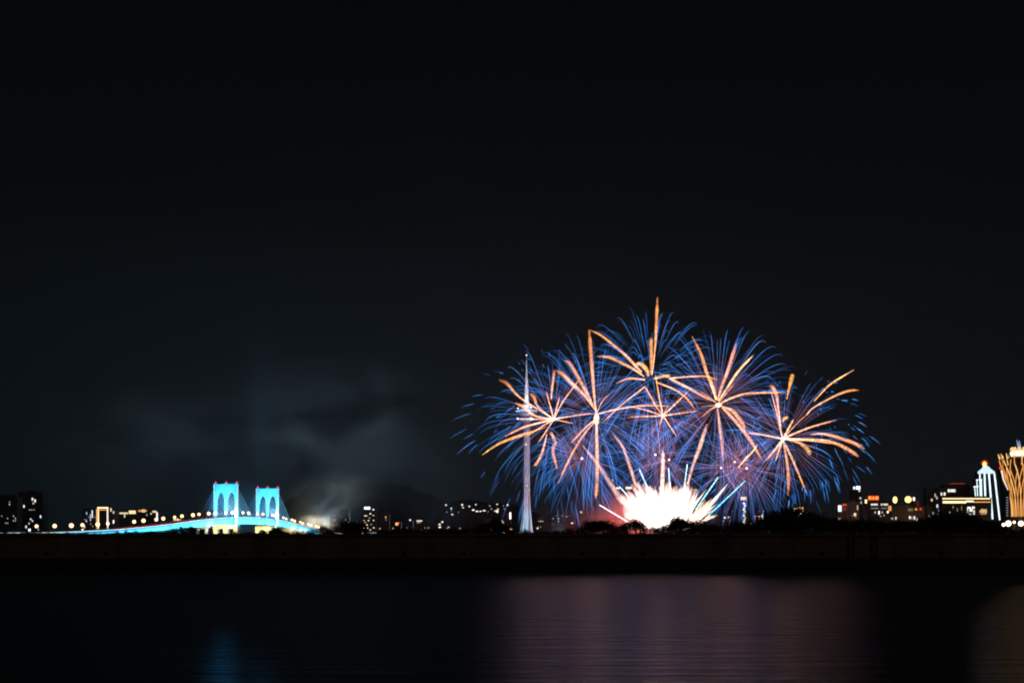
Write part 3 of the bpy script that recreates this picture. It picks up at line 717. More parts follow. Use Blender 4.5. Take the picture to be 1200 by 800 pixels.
for kk in range(16):                      # free petal tips
    a0 = 2*math.pi*(kk+.5)/16
    pts = []; r0 = 19.5; 
    for i in range(7):
        f = i/6; w = (r0 + 4.2*f)*ul
        pts.append((w*math.cos(a0), w*math.sin(a0), ql(0, 545-13.5*f)[1]))
    MB().tube(pts, [2.3, 2.4, 2.3, 2.0, 1.7, 1.3, 0.6], 8).build('petal_tip', GOLD2 if kk % 2 else GOLD, lt, smooth=True)
k = MB(); k.lathe([(6*ul, ql(0,541)[1]), (9.5*ul, ql(0,534)[1]), (10.5*ul, ql(0,530)[1]), (8*ul, ql(0,528)[1])], n=24)
k.build('crown', lamp_mat('crown_white', (1.0, 0.86, 0.62), 1.8), lt, smooth=True)
for kk in range(10):
    a0 = 2*math.pi*kk/10; r = 8.4*ul
    MB().lathe([(0.5, 0), (4.5, 3), (5.0, 7), (2.0, 12)], r*math.cos(a0), r*math.sin(a0), 10).build('crown_bud', GOLD2, lt, (0, 0, ql(0, 529)[1]), smooth=True)
k = MB(); k.tube([(0, 0, ql(0,528)[1]), (0, 0, ql(0,521)[1]), (0, 0, ql(0,516)[1])], [5, 4.2, 1.2], 10).tube([(-3, 0, ql(0,522)[1]), (-7, 0, ql(0,515)[1])], [2, .8], 8)
k.build('spire', mat('spire_steel', (0.5, 0.6, 0.8), 0.4, emit=(0.3, 0.5, 1.0), strength=0.45), lt)
MB().tube([(-3, 0, ql(0,516)[1]), (-9, 0, ql(0,506)[1])], [1.0, .4], 6).build('mast', POLE, lt)
MB().lathe([(9*ul, 0), (9*ul, ql(0,605)[1]), (8.3*ul, ql(0,604.5)[1])], n=32).build('podium', WC, lt)
light('SPOT', 'tower_floodlight', (lt.location.x-40, LY-150, 5), 6e4, (1.0, .6, .25), 2, (lt.location.x, LY, 90), 60, .6)
# satellite petal building left of the lotus
sp = empty('sail_tower', (P(1178, 630, 3700).x, 3700, 2), 'small curved building edged in pinkish white, with red roof light, left of lotus tower', 'building')
def qs(px, py): return ((px-1178)*3700/F, P(px, py, 3700).z-2)
k = MB(); k.prism([qs(1183.5,622), qs(1183.5,575), qs(1180,566), qs(1175.5,553), qs(1172.6,550), qs(1175.4,566), qs(1177,580), qs(1177,622)], 0, 26)
k.build('wall', WD, sp)
pts = [qs(1173.6,551), qs(1174.8,556), qs(1175.8,561), qs(1178.4,567), qs(1181.4,574)]
MB().tube([(x, -0.6, z) for x, z in pts], [2.4, 1.9, 2.1, 1.7, 1.0], 8).build('light_strip', lamp_mat('pink_white', (1.0, .80, .68), 1.25), sp)
MB().lathe([(0.5, 0), (3.0, 2.5), (3.0, 6), (0.5, 10)], n=12).build('beacon', lamp_mat('red_roof', (1, .05, .02), 1.2), sp, (qs(1173.3,0)[0], 6, qs(0,550)[1]), smooth=True)
k = MB()
for py in range(582, 606, 3): k.box(qs(1179.4,0)[0], qs(1181.6,0)[0], -0.5, -0.05, qs(0,py+1.2)[1], qs(0,py)[1])
k.build('window', LMAT('c', .3), sp)
# bright plaza lamps at the lotus tower's foot
PG = gas_mat('plaza_glow', 5.0, 2.2, col=(1.0, 0.74, 0.50))  # glow of the plaza lamps, likewise shaped as a large soft ball
for px, py, r, L in ((1181.8, 613, 7.4, 'large bright plaza lamp at the foot of the sail building'), (1196.6, 613, 7.0, 'bright plaza lamp at the foot of the lotus tower'), (1176.2, 614.6, 4.4, 'smaller plaza lamp left of the large bright one'), (1188.6, 611.5, 3.4, 'small dim plaza lamp between the two large ones')):
    p = P(px, py, 3350)
    o = empty('plaza_lamp', (p.x, 3350, 2), L, 'street lamp', 'plaza lamps under the lotus tower')
    MB().tube([(0,0,0),(0,0,p.z-2)], [0.6, 0.4], 6).build('pole', POLE, o)
    MB().lathe([(0.05,-r)] + [(r*math.sin(math.pi*i/12), -r*math.cos(math.pi*i/12)) for i in range(1, 12)] + [(0.05, r)], n=20).build('lamp_halo', PG, o, (0, 0, p.z-2), smooth=True)
# street light falling on facades
for px, Y, e_ in ((1062, 3100, 1.6e4), (1000, 3150, 8e3), (1030, 3060, 4e3), (1150, 3340, 9e3), (150, 2900, 5e3)):
    light('POINT', 'street_light', (P(px, 630, Y).x, Y-14, 22), e_, (1.0, 0.66, 0.36), 3)

# ------------------------------------------------------------------ fireworks
FY = 2500
UF = FY/F
SPK = gas_mat('blue_star_fire', 1.0, 0, attr='spark_light')
CMT = gas_mat('comet_fire', 1.5, 2.4, attr='spark_light', grain=(0.30, 0.35, 1.5))
PLM = gas_mat('plume_fire', 0.78, 1.5, attr='spark_light', grain=(0.12, 0.8, 1.15))

def mixc(a, b, f): return tuple(a[i]+(b[i]-a[i])*f for i in range(3))
BLUE = (0.014, 0.12, 0.50); PALE = (0.12, 0.29, 0.76); PINK = (0.50, 0.15, 0.13); CYAN = (0.03, 0.22, 0.60)

def star_trail_geo(rnd, Rw, u0, u1, drop, bright, inner, segs=9, wid=0.52, kd=2.0):
    # even directions on a sphere
    z = rnd.uniform(-1, 1); a = rnd.uniform(0, 2*math.pi); r = math.sqrt(1-z*z)
    d = Vector((r*math.cos(a), r*math.sin(a), z))
    Rr = Rw*rnd.uniform(0.88, 1.10)
    u0 = u0 + rnd.uniform(-.04, .05); u1 = u1*rnd.uniform(0.90, 1.05)
    wob = rnd.uniform(-.02, .02); ph = rnd.uniform(0, 6)
    pts = []; cols = []; rad = []
    b = 0.86*bright*rnd.choice((0.3, 0.45, 0.6, 0.8, 1.0, 1.3, 1.9))
    tint = mixc(BLUE, PALE if rnd.random() < .3 else CYAN, rnd.uniform(0, .8))
    for i in range(segs):
        f = i/(segs-1); u = max(0.0, u0+(u1-u0)*f)
        rr = Rr*(1-math.exp(-kd*u))/(1-math.exp(-kd))
        pts.append(d*rr + Vector((wob*Rr*u, 0, -drop*Rw*u*u*u)))
        env = min(1, f*4+.25)*(1-f**2.0*0.93)*(1+.18*math.sin(f*31+ph))
        if inner > 0 and u < inner:
            c = mixc(PINK, tint, (u/inner)**1.3)
            env *= 0.55
        else: c = tint
        cols.append(tuple(x*b*env for x in c))
        rad.append(wid*UF*(0.55+0.45*min(1, f*3))*(1-0.55*max(0, f-.8)/.2))
    return pts, rad, cols

def tube_cols(cols, n): return [c for c in cols for _ in range(n)]

def spray(root, seed, Rpx, n, u0, u1, drop, bright, inner, wid=0.52, kd=2.0, name='star_trail', sub=None):
    rnd = random.Random(seed); geo = []
    for _ in range(int(n*1.15)):
        geo.append(star_trail_geo(rnd, Rpx*UF, u0, u1, drop, bright, inner, wid=wid, kd=kd))
    geo.sort(key=lambda g: -sum((Vector(g[0][i+1])-Vector(g[0][i])).length for i in range(len(g[0])-1)))
    return geo

def burst(px, py, sprays, comets, label, dY=0, core=None, group='firework shells bursting over the far shore'):
    Y = FY+dY; c = P(px, py, Y)
    root = empty('firework_burst', c, label, 'firework', group)
    geo = []
    for s in sprays: geo += spray(root, *s)
    geo.sort(key=lambda g: -(Vector(g[0][-1])-Vector(g[0][0])).length)
    k_ = max(0, 98-len(comets))
    for pts, rad, cols in geo[:k_]:
        mb = MB(); mb.tube(pts, rad, 3); mb.build('star_trail', SPK, root, cols=tube_cols(cols, 3))
    if len(geo) > k_:
        mb = MB(); cc = []
        for pts, rad, cols in geo[k_:]:
            mb.tube(pts, rad, 3); cc += tube_cols(cols, 3)
        mb.build('fine_star_trails', SPK, root, cols=cc)['kind'] = 'stuff'
    for i, cm in enumerate(comets): comet(root, c, Y, cm, i)
    if core:
        for (cx, cyy, rx, rz_, col, st) in core:
            p = P(cx, cyy, Y)-c
            mb = MB(); mb.lathe([(0.02*rx*UF, -rz_*UF)] + [(rx*UF*math.sin(math.pi*i/10), -rz_*UF*math.cos(math.pi*i/10)) for i in range(1, 10)] + [(0.02*rx*UF, rz_*UF)], n=16)
            mb.build('core_flash', CMT if st < 3 else PLM, root, tuple(p), smooth=True, cols=[tuple(x*st for x in col)]*len(mb.v))
    return root

OR0 = (1.0, 0.50, 0.30); OR1 = (0.78, 0.26, 0.07); ORH = (0.80, 0.42, 0.12)
def smooth_path(pts, n):
    """Catmull-Rom through pixel points"""
    if len(pts) == 2:
        return [tuple(pts[0][k]+(pts[1][k]-pts[0][k])*i/(n-1) for k in range(len(pts[0]))) for i in range(n)]
    P_ = [tuple(2*a-b for a, b in zip(pts[0], pts[1]))] + list(pts) + [tuple(2*a-b for a, b in zip(pts[-1], pts[-2]))]
    m = len(pts)-1; o = []
    for i in range(n):
        t = i/(n-1)*m; j = min(int(t), m-1); f = t-j
        p0, p1, p2, p3 = P_[j:j+4]
        o.append(tuple(0.5*(2*b + (c-a)*f + (2*a-5*b+4*c-d)*f*f + (3*b-a-3*c+d)*f**3) for a, b, c, d in zip(p0, p1, p2, p3)))
    return o
def comet(root, c, Y, cm, i, mat_=None, nm='comet_trail'):
    """cm = (points from the burst outward as (px, py, width px), brightness[, colours])"""
    pts = cm[0]; br = cm[1]; c0, c1 = (cm[2], cm[3]) if len(cm) > 3 else (OR0, OR1)
    n = 16; path = smooth_path(pts, n); rnd = random.Random(int(pts[-1][0]*13+pts[-1][1]*7))
    L = math.hypot(pts[-1][0]-pts[0][0], pts[-1][1]-pts[0][1])*UF
    dep = rnd.uniform(-.55, .15)*L
    wp = []; rad = []; cols = []; S_ = 10
    for j, (x, y, w) in enumerate(path):
        f = j/(n-1)
        p = P(x, y, Y) - c
        p.y += dep*f
        # keep the same sight line for the depth it is given
        s_ = (Y + dep*f)/Y
        p.x = P(x, y, Y+dep*f).x - c.x; p.z = P(x, y, Y+dep*f).z - c.z
        wp.append(p); wj = w*rnd.uniform(.93, 1.07)
        if f > .93: wj *= 0.62
        rad.append(max(0.5, wj/2*UF*1.02))
        env = (0.9 if f < .93 else 0.6)
        cc = mixc(c0, c1, min(1, f*1.25))
        k2 = br*env*min(1.5, (2.6/max(1.0, w))**0.35)*rnd.uniform(.78, 1.3)
        cols.append(tuple(v*k2 for v in cc))
    mb = MB(); mb.tube(wp, rad, S_)
    return mb.build(nm, mat_ or CMT, root, smooth=True, cols=tube_cols(cols, S_))

A0 = (649, 492)
burst(649, 491, [(11, 92, 130, .12, .93, .20, .42, .45), (12, 112, 110, .76, .97, .20, .50, 0, .55, .6)], [
    (((649,491,1.2),(610,466,2.6),(595,450,4.6),(585,445,4.6)), .75),
    (((649,491,1.2),(627,487,3.4),(614,477,4.4),(604,472,3.6)), .85),
    (((649,491,1.0),(631,477,2.4),(626,466,4.6),(621,461,4.6)), .7),
    (((649,491,2.2),(640,458,1.4)), .9), (((649,491,2.0),(656,464,1.5)), .9),
    (((649,491,1.6),(660,470,1.7),(680,443,2.2)), .85),
    (((649,491,2.2),(615,500,2.4),(592,511,1.8)), 1.0), (((649,491,1.8),(615,512,1.2)), .85),
    (((640,500,1.0),(610,510,4.0),(588,518,3.6),(576,525,2.4),(565,533,1.2)), .8, OR1, (1.0,.5,.12)),
    (((649,491,2.0),(640,505,2.0),(630,520,1.4)), .9),
    (((641,508,1.2),(636,528,3.2),(630,541,4.0),(626,546,3.6)), .75),
    (((645,506,3.6),(651,518,4.8),(648,528,4.2),(653,550,3.8)), .68),
    (((649,491,2.0),(607,491,1.2)), .8), (((649,491,2.0),(672,496,1.2)), .7), (((649,491,2.0),(672,487,1.6),(697,484,1.2)), .85),
    (((646,468,1.6),(647,455,2.8),(649,440,3.6),(649.5,433,3.8)), .7),
    ], 'wide blue burst with pale orange star trails crossing the tall tower', core=[(649,491,2.2,2.2,(1,.75,.55),1.6)])
burst(698.5, 488, [(21, 112, 190, .10, .98, .20, .42, .35), (22, 70, 60, .1, .9, .15, .40, .5)], [
    (((698.5,484,2.0),(696,460,3.6),(693,420,5.0),(690.5,386,5.2)), .85),
    (((697,480,1.6),(684,462,4.0),(670,449,5.2),(659,438,5.2),(651,434,4.4)), .85),
    (((696,477,1.4),(688,461,4.4),(677,441,5.0),(668,426,4.8),(661,422,4.0)), .72),
    (((700,485,1.8),(720,480,2.0),(745,476,2.0),(765,475,1.8),(786,476,1.4)), .9),
    (((699,494,3.0),(699.5,520,4.4),(700,550,5.0),(699,574,4.8),(698,584,3.2)), .8),
    (((697,492,1.8),(686,501,2.4),(669,519,2.8)), .9),
    (((697,494,1.8),(685,508,2.6),(670,532,2.8),(654,566,2.0)), 1.0),
    (((698,486,1.6),(706,470,1.4),(714,462,1.0)), .6),
    ], 'large blue burst with a yellow teardrop core and a thick orange trail straight down', core=[(699,491,4.0,7.2,(1.0,.50,.18),1.25),(699,489,2.4,4.4,(1.0,.72,.42),1.6)], dY=-30)
burst(762, 443, [(31, 98, 170, .26, .98, .24, .48, 0)], [
    (((764,440,1.2),(767,415,2.0),(769,385,4.2),(770.5,348,4.2)), .85),
    (((763,439,3.2),(763.5,420,5.0),(763,400,5.4),(763,397,4.4)), .8, OR1, (.85,.36,.07)),
    (((752,436,2.8),(748,432,3.6),(733,416,4.0),(715,401,3.8),(703,392,3.2),(692,387,2.8)), .85),
    (((755,441,2.0),(742,432,3.6),(730,426,4.0),(715,419,3.6),(700,417,2.2)), .85),
    (((760,441,3.0),(758,434,6.0),(752,427,6.4),(744,426,3.6)), .9, ORH, ORH),
    (((756,445,2.4),(745,443.5,3.0),(734,444,2.8),(722,449,1.4)), .85),
    (((766,444,2.4),(778,440.5,4.6),(786,441,5.2)), .9, ORH, ORH),
    (((770,448,2.2),(790,456,2.6),(804,466,3.0),(815,480,2.0)), .8),
    (((786,443,2.4),(810,441,2.2),(828,441,2.2),(841,445,1.6)), .85),
    (((784,443,3.4),(806,454,3.6),(820,462,3.2),(838,471,2.4)), .9),
    (((757,452,2.0),(730,473,2.4),(706,495,1.8)), .85),
    (((756,453,1.4),(763,465,1.9),(770,477,1.4)), .85),
    ], 'topmost blue burst with dark hub and a thick orange trail straight up', dY=60)
burst(777, 487, [(41, 62, 110, .03, .95, .12, .40, .75)], [
    (((777,487,2.0),(772,462,1.8),(768,438,1.2)), .9), (((777,487,2.0),(807,458,1.4)), .9), (((777,487,1.8),(818,481,1.3)), .8),
    (((777,487,1.8),(785,499,1.8),(793,511,1.3)), .95), (((777,487,1.8),(736,488.5,1.2)), .8), (((777,487,1.8),(756,480,1.6),(738,476,1.2)), .85),
    (((777,487,1.8),(773,498,1.4)), .9), (((777,487,1.6),(783,475,1.0)), .8), (((777,487,1.6),(764,470,1.0)), .7),
    ], 'small pinkish burst with thin straight pale star trails in the middle', dY=-60, core=[(777,487,1.8,1.8,(1,.75,.55),1.5)])
burst(841, 474, [(51, 104, 180, .10, .96, .22, .44, .4), (52, 60, 60, .04, .95, .1, .42, .8)], [
    (((839,468,2.0),(834,452,4.2),(828,436,4.6),(822,416,4.2),(811,394,3.4)), .8),
    (((840,469,2.4),(836,455,4.6),(832,441,4.8)), .65, (1,.6,.3), OR1),
    (((841,469,2.0),(846,452,4.0),(853,434,5.0),(863,402,5.0)), .8),
    (((842,470,2.0),(853,453,2.8),(866,434,3.0),(883,416,2.4)), 1.0, OR0, (1,.5,.16)),
    (((845,472,2.4),(858,466,2.8),(875,461,3.0),(898,460,2.6),(920,459.5,1.6)), .9),
    (((841,478,2.2),(843,496,3.8),(846,520,4.0),(848,540,2.6)), .75),
    (((846,477,2.4),(858,489,4.2),(872,506,4.6),(884,523,4.2),(893,539,2.6)), .8),
    (((846,476,2.6),(858,481,5.2),(866,490,5.6),(871,498,5.2),(873,506,3.6)), .72),
    (((840,476,1.6),(832,480,2.0),(822,489,1.6)), .7), (((838,475,1.2),(822,476,1.2)), .6), (((842,472,1.2),(860,450,1.0)), .6), (((839,471,1.2),(820,458,1.2)), .6),
    ], 'large blue burst with a bright yellow-white core right of the topmost burst', dY=-10, core=[(842,474.4,4.8,3.2,(1.0,.62,.30),1.5),(842,475,2.6,2.0,(1,.9,.6),1.8)])
burst(917.6, 514, [(61, 82, 150, .10, .95, .12, .44, .55), (63, 100, 40, .80, .95, .16, .5, 0, .55, .7)], [
    (((917,514,2.4),(898,510,2.2),(874,506.5,1.8)), .95),
    (((917,513,2.4),(911,487,2.2),(904,460,1.6)), .95),
    (((915,500,1.4),(912,478,3.0),(910,463,5.0),(905,453,5.4),(901.5,452.5,3.4)), .8),
    (((922,468,1.2),(925,454,4.0),(928,442,6.0),(929,438.5,5.4)), .85, OR1, (.85,.36,.08)),
    (((954,470,1.2),(965,458,2.0),(976,448,2.5),(1001,433,1.6)), .85, OR1, (1,.5,.2)),
    (((945,486,1.0),(954,477,2.0),(980,463,2.8),(996,457.5,3.0),(1007,457,2.0)), .8),
    (((919,513,2.8),(948,501,2.4),(980,492,1.6)), 1.1),
    (((918,514,3.0),(924,502,2.8),(930,491,1.6)), 1.2),
    (((917.5,494,2.4),(919,490.5,4.6),(924,488.5,4.0)), .85, ORH, ORH),
    (((919,514,2.6),(945,514.5,2.2),(970,515.5,1.4)), 1.1),
    (((950,509,1.0),(963,508,3.2),(978,511,4.4),(993,516,5.0),(1005,521,5.0),(1013,526,4.4)), .75),
    (((960,516,1.2),(968,516,2.6),(979,519,4.2),(990,524,4.8),(999,529.5,5.0),(1006,535,4.4)), .78),
    (((920,514,2.2),(950,516,2.0),(980,520,1.4)), 1.0),
    (((922,515,1.2),(936,518,3.8),(944,524,5.8),(948,529,6.4),(949.5,533,5.0)), .8, OR1, ORH),
    (((918,517,2.6),(923,526,3.2),(930,541,3.2),(938,560,2.4),(945,577,1.2)), .95),
    (((918,517,1.6),(922,540,3.6),(924,560,4.6),(923.5,580,3.6)), .55),
    (((917,515,3.0),(908,527,2.8),(898,539,2.0)), 1.1), (((917,515,2.8),(913,527,2.6),(909,540,1.8)), 1.1),
    (((919,512,1.4),(935,495,1.3),(950,482,1.0)), .5),
    ], 'blue burst with long orange trails, rightmost one that has a bright core', dY=20, core=[(917.6,514,2.8,2.8,(1,.85,.5),1.7)])
burst(945, 501, [(64, 80, 150, .80, .98, .26, .66, 0, .6, .7)], [], 'hollow ring of short blue dashes at the far right of the fireworks', dY=90)
burst(768, 532.5, [(71, 60, 120, .03, .95, .12, .36, .55)], [], 'small blue burst with reddish centre just left of the upright rising tail', dY=-80, core=[(768,532.5,1.5,1.5,(1,.6,.55),1.6)])
burst(784, 538.5, [(72, 56, 100, .03, .95, .14, .36, .6)], [], 'small blue burst with reddish centre just right of the upright rising tail', dY=-90, core=[(784,538.5,1.4,1.4,(1,.6,.5),1.3)])
burst(845, 548, [(73, 56, 95, .03, .95, .14, .36, .5)], [], 'low blue burst nearest the right side of the spark fountain', dY=-70, core=[(845,548,1.3,1.3,(1,.7,.7),1.3)])
burst(875, 548.5, [(74, 68, 150, .03, .95, .20, .42, .55)], [(((865,548,1.6),(873,538,2.6),(882,529,2.4),(888,520,1.2)), .9, ORH, ORH)], 'low blue burst drooping in front of the orange-topped high rise', dY=-50, core=[(875,548.5,1.4,1.4,(1,.75,.7),1.5)])
burst(861, 541, [(75, 34, 70, .03, .9, .06, .34, 1.0)], [], 'tiny reddish burst between two low blue bursts', dY=-85, core=[(861,541,1.3,1.3,(1,.6,.4),1.4)])
burst(682, 537, [(76, 66, 130, .03, .95, .22, .40, .4)], [], 'low blue burst with long downward trails left of the slanting tail', dY=-40, core=[(682,537,1.6,1.6,(1,.65,.6),1.5)])

# rising tails
RT0 = (0.95, 0.50, 0.36); RT1 = (0.80, 0.38, 0.26)
for pts, br, c0, c1, L in (
    (((731,590,8.5),(715,566,6.0),(700,543,4.6),(682,521,2.4)), .68, (1,.55,.48), RT1, 'thick pinkish tail slanting up left from the spark fountain'),
    (((745.5,571,3.4),(741,555,4.4),(735,537,4.6),(729,522,3.8),(718,508,2.2)), .55, RT0, RT1, 'faint pinkish tail curving up left above the fountain'),
    (((776,575,6.0),(776.5,555,5.6),(777,540,5.0),(776.8,527,4.4)), .95, (1,.62,.5), RT0, 'upright peach tail above the middle of the spark fountain'),
    (((806,567,2.4),(810,552,4.0),(813.5,541,4.0),(820,524,5.4),(825,508,5.0),(828.5,497,4.2)), .72, RT0, RT0, 'wavy peach tail rising right of the upright tail')):
    c = P(pts[0][0], pts[0][1], FY-20)
    o = comet(None, Vector((0,0,0)), FY-20, (pts, br, c0, c1), 0, nm='rising_tail')
    tag(o, L, 'firework', 'rising firework tails')

# ground fan of white-hot sparks
fan = empty('spark_fountain', P(783, 622, FY), 'blinding white fan of sparks shooting from the ground', 'firework', 'fireworks launched from the ground')
fc = P(783, 622, FY); rnd = random.Random(8)
WH = (1.0, 0.84, 0.78); WE = (1.0, 0.56, 0.46)
tips = [(727,581),(733,578),(739,576),(745,571),(750,567.5),(757,569),(763,570.5),(770,571),(777,570),(784,568.5),(791,571),(797,571),(803,569),(809.5,566.5)]
for row in range(4):
    for i, (x, y) in enumerate(tips):
        bx = 783 + (x-783)*(.25+.2*row)
        tx_ = x + rnd.uniform(-2.5, 2.5) + row*2.4 - 3; ty_ = y + row*2.6 + rnd.uniform(-2.5, 2)
        w = rnd.uniform(4.2, 7.2)
        mx_, my_ = bx*.4+tx_*.6 , 620*.4+ty_*.6 - 2
        comet(fan, fc, FY + rnd.uniform(-30, 30), (((bx,620,3.0),(mx_,my_,w),(tx_*.88+mx_*.12,ty_*.88+my_*.12,w*1.05),(tx_,ty_,w*.75)), (.8,.7,.65,.65)[row]*rnd.uniform(.8,1.25), WH, WE), i, PLM, 'spark_plume')
for (tx_, ty_), (bx, by), w, br in [((852.5,567),(817,612),3.4,1.5),((834,584),(803,617),3.6,1.3),((824,579),(795,616),3.2,.9),((818,583),(793,616),3.4,1.0),((843,578),(812,612),3.0,1.1),((828,573),(800,610),1.8,.8),((841,590),(808,615),3.0,.9)]+[((783+(54+8*rnd.random())*math.sin(a_)*(1.0 if a_ > 0 else .92), 621-(50+9*rnd.random())*math.cos(a_)), (783+24*math.sin(a_), 619), rnd.uniform(1.8, 3.4), rnd.uniform(.5, 1.3)) for a_ in [math.radians(-74+148*k_/33+rnd.uniform(-2, 2)) for k_ in range(34)]]:
    comet(fan, fc, FY-10, (((bx,by,w*.9),((bx+tx_)/2,(by+ty_)/2-.5,w*1.15),(tx_,ty_,w*.35)), br, (1,.85,.74), (1,.70,.48)), 0, PLM, 'spark_plume')
comet(fan, fc, FY-12, (((818,617,3.4),(825,609.5,3.6),(832,603,2.4)), 1.4, (1,.16,.08), (1,.72,.6)), 0, PLM, 'spark_plume')
for cx, cyy, rx, rz_, st in ((772,606,32,18,1.0),(770,602,42,24,.5),(785,603,26,20,.7),(754,608,22,12,.5),(797,608,18,12,.6)):
    p = P(cx, cyy, FY)-fc
    mb = MB(); mb.lathe([(0.02*rx*UF, -rz_*UF)] + [(rx*UF*math.sin(math.pi*i/14), -rz_*UF*math.cos(math.pi*i/14)) for i in range(1, 14)] + [(0.02*rx*UF, rz_*UF)], n=24)
    mb.build('spark_cloud', PLM, fan, tuple(p), smooth=True, cols=[(st*1.0, st*.78, st*.68)]*len(mb.v))
# cyan-white shots
for (x0, y0), (x1, y1), col, L in [
    ((761,576),(749,549),(.42,.80,1.0),'cyan-white streak above the left part of the fountain'),
    ((785.2,574),(783.6,548),(.35,.75,1.0),'short upright cyan streak above the middle of the fountain'),
    ((801.4,574),(805.6,543),(.42,.80,1.0),'tall cyan streak above the right part of the fountain'),
    ((815,597),(842,558.5),(.30,.78,1.0),'cyan streak slanting right, inner one of two'),
    ((830,604),(873.5,563),(.16,.68,1.0),'long cyan streak slanting far right, outer one of two'),
    ((739,585),(726,569.5),(.55,.82,1.0),'short white-blue streak left of the fountain scallops'),
    ((747,618),(702,591),(.92,.80,.95),'low white streak slanting far left over the pink smoke')]:
    c = P(x0, y0, FY-60)
    pa = c; pb = P(x1, y1, FY-60)
    mb = MB(); N = 8
    pts = [tuple((pb-pa)*(i/N)) for i in range(N+1)]
    mb.tube(pts, [1.05*UF*(0.95-.45*i/N) for i in range(N+1)], 8)
    cl = [tuple(v*1.1*(.75+.5*i/N) for v in col) for i in range(N+1)]
    o = mb.build('shooting_streak', CMT, None, tuple(c), smooth=True, cols=tube_cols(cl, 8))
    tag(o, L, 'firework', 'straight streaks shot from the ground')

# light the fireworks throw on the water, smoke and shore
for px, py, e_, col, sz in ((776, 600, 2.1e5, (1.0, .50, .42), 60), (698, 490, 5e4, (1.0, .50, .42), 40), (842, 476, 5e4, (1.0, .50, .42), 40), (917, 512, 4e4, (.7, .6, .8), 70), (649, 492, 4e4, (.7, .6, .8), 70), (765, 440, 5e4, (.65, .6, .9), 70)):
    light('POINT', 'firework_light', P(px, py, FY-5), e_*0.72, col, sz*1.3)

# ------------------------------------------------------------------ smoke
def smoke(name, c, rad, dens, col, label, scale=2.0, seed=0.0, thr=(0.42, 0.75), rx=0, step=0.12):
    m = bpy.data.materials.new(name); m.use_nodes = True
    n = m.node_tree; n.nodes.clear()
    o = n.nodes.new('ShaderNodeOutputMaterial'); v = n.nodes.new('ShaderNodeVolumePrincipled')
    v.inputs['Color'].default_value = (*col, 1); v.inputs['Anisotropy'].default_value = 0.2
    t = n.nodes.new('ShaderNodeTexCoord'); ln = n.nodes.new('ShaderNodeVectorMath'); ln.operation = 'LENGTH'
    n.links.new(t.outputs['Object'], ln.inputs[0])
    fo = n.nodes.new('ShaderNodeMapRange'); fo.interpolation_type = 'SMOOTHSTEP'
    fo.inputs['From Min'].default_value = 1.0; fo.inputs['From Max'].default_value = 0.15
    n.links.new(ln.outputs['Value'], fo.inputs['Value'])
    mp = n.nodes.new('ShaderNodeMapping'); mp.inputs['Location'].default_value = (seed, seed*.7, 0)
    nz = n.nodes.new('ShaderNodeTexNoise'); nz.inputs['Scale'].default_value = scale; nz.inputs['Detail'].default_value = 4; nz.inputs['Distortion'].default_value = 0.6
    n.links.new(t.outputs['Object'], mp.inputs[0]); n.links.new(mp.outputs[0], nz.inputs['Vector'])
    mr = n.nodes.new('ShaderNodeMapRange'); mr.inputs['From Min'].default_value = thr[0]; mr.inputs['From Max'].default_value = thr[1]
    n.links.new(nz.outputs['Fac'], mr.inputs['Value'])
    a = n.nodes.new('ShaderNodeMath'); a.operation = 'MULTIPLY'; sq = n.nodes.new('ShaderNodeMath'); sq.operation = 'POWER'; sq.inputs[1].default_value = 3.0; n.links.new(fo.outputs[0], sq.inputs[0]); n.links.new(sq.outputs[0], a.inputs[0]); n.links.new(mr.outputs[0], a.inputs[1])
    d = n.nodes.new('ShaderNodeMath'); d.operation = 'MULTIPLY'; d.inputs[1].default_value = dens; n.links.new(a.outputs[0], d.inputs[0])
    n.links.new(d.outputs[0], v.inputs['Density']); n.links.new(v.outputs[0], o.inputs['Volume'])
    mb = MB(); mb.lathe([(0.02, -1)] + [(math.sin(math.pi*i/10), -math.cos(math.pi*i/10)) for i in range(1, 10)] + [(0.02, 1)], n=18)
    ob = mb.build('smoke', m, None, c, smooth=True); ob.scale = rad; ob.rotation_euler = (0, rx, 0)
    return tag(ob, label, 'smoke', kind='stuff')
p = P(738, 604, FY+60)
smoke('pink_smoke', p, (230, 100, 90), 0.006, (1.0, .75, .75), 'pink lit smoke drifting left of the spark fountain', 1.6, 3.1, (.30, .62))
light('POINT', 'launch_flare', P(748, 612, FY+55), 9e5, (1.0, .14, .12), 8)
light('POINT', 'launch_flare', P(800, 612, FY+55), 4e5, (1.0, .30, .24), 5)
p = P(390, 588, 2950)
smoke('bridge_smoke', p, (220, 150, 130), 0.0035, (.9, .97, 1.0), 'pale smoke lit by lamps at the far end of the bridge', 2.4, 8.2, (.36, .64), rx=R(-18))
light('SPOT', 'smoke_light', P(366, 618, 2905), 1.3e5, (.85, .92, .88), 5, P(369, 560, 2925), 130, 1.0)
light('SPOT', 'smoke_light', P(380, 617, 2925), 4.2e5, (.50, .80, 1.0), 5, P(392, 540, 2950), 120, 1.0)
p = P(400, 500, 3350)
smoke('drifting_smoke', p, (560, 170, 300), 0.0018, (.9, .97, 1.0), 'faint grey smoke bank drifting over the hill', 3.0, 1.4, (.45, .62))
p = P(170, 510, 3300)
smoke('thin_smoke', p, (520, 170, 260), 0.0014, (.9, .97, 1.0), 'thin dark smoke drifting over the left end of the bridge', 3.2, 6.3, (.43, .62))
for px_, e_ in ((130, .32), (270, .6), (400, 1.15), (505, .8)):
    light('SPOT', 'smoke_light', P(px_+9, 626, 3580), 2.3e6*e_, (.55, .82, 1.0), 30, P(px_, 470, 3400), 150, 1.0)  # added upward lamps standing in for general city light on the smoke
p = P(305, 470, 2500)
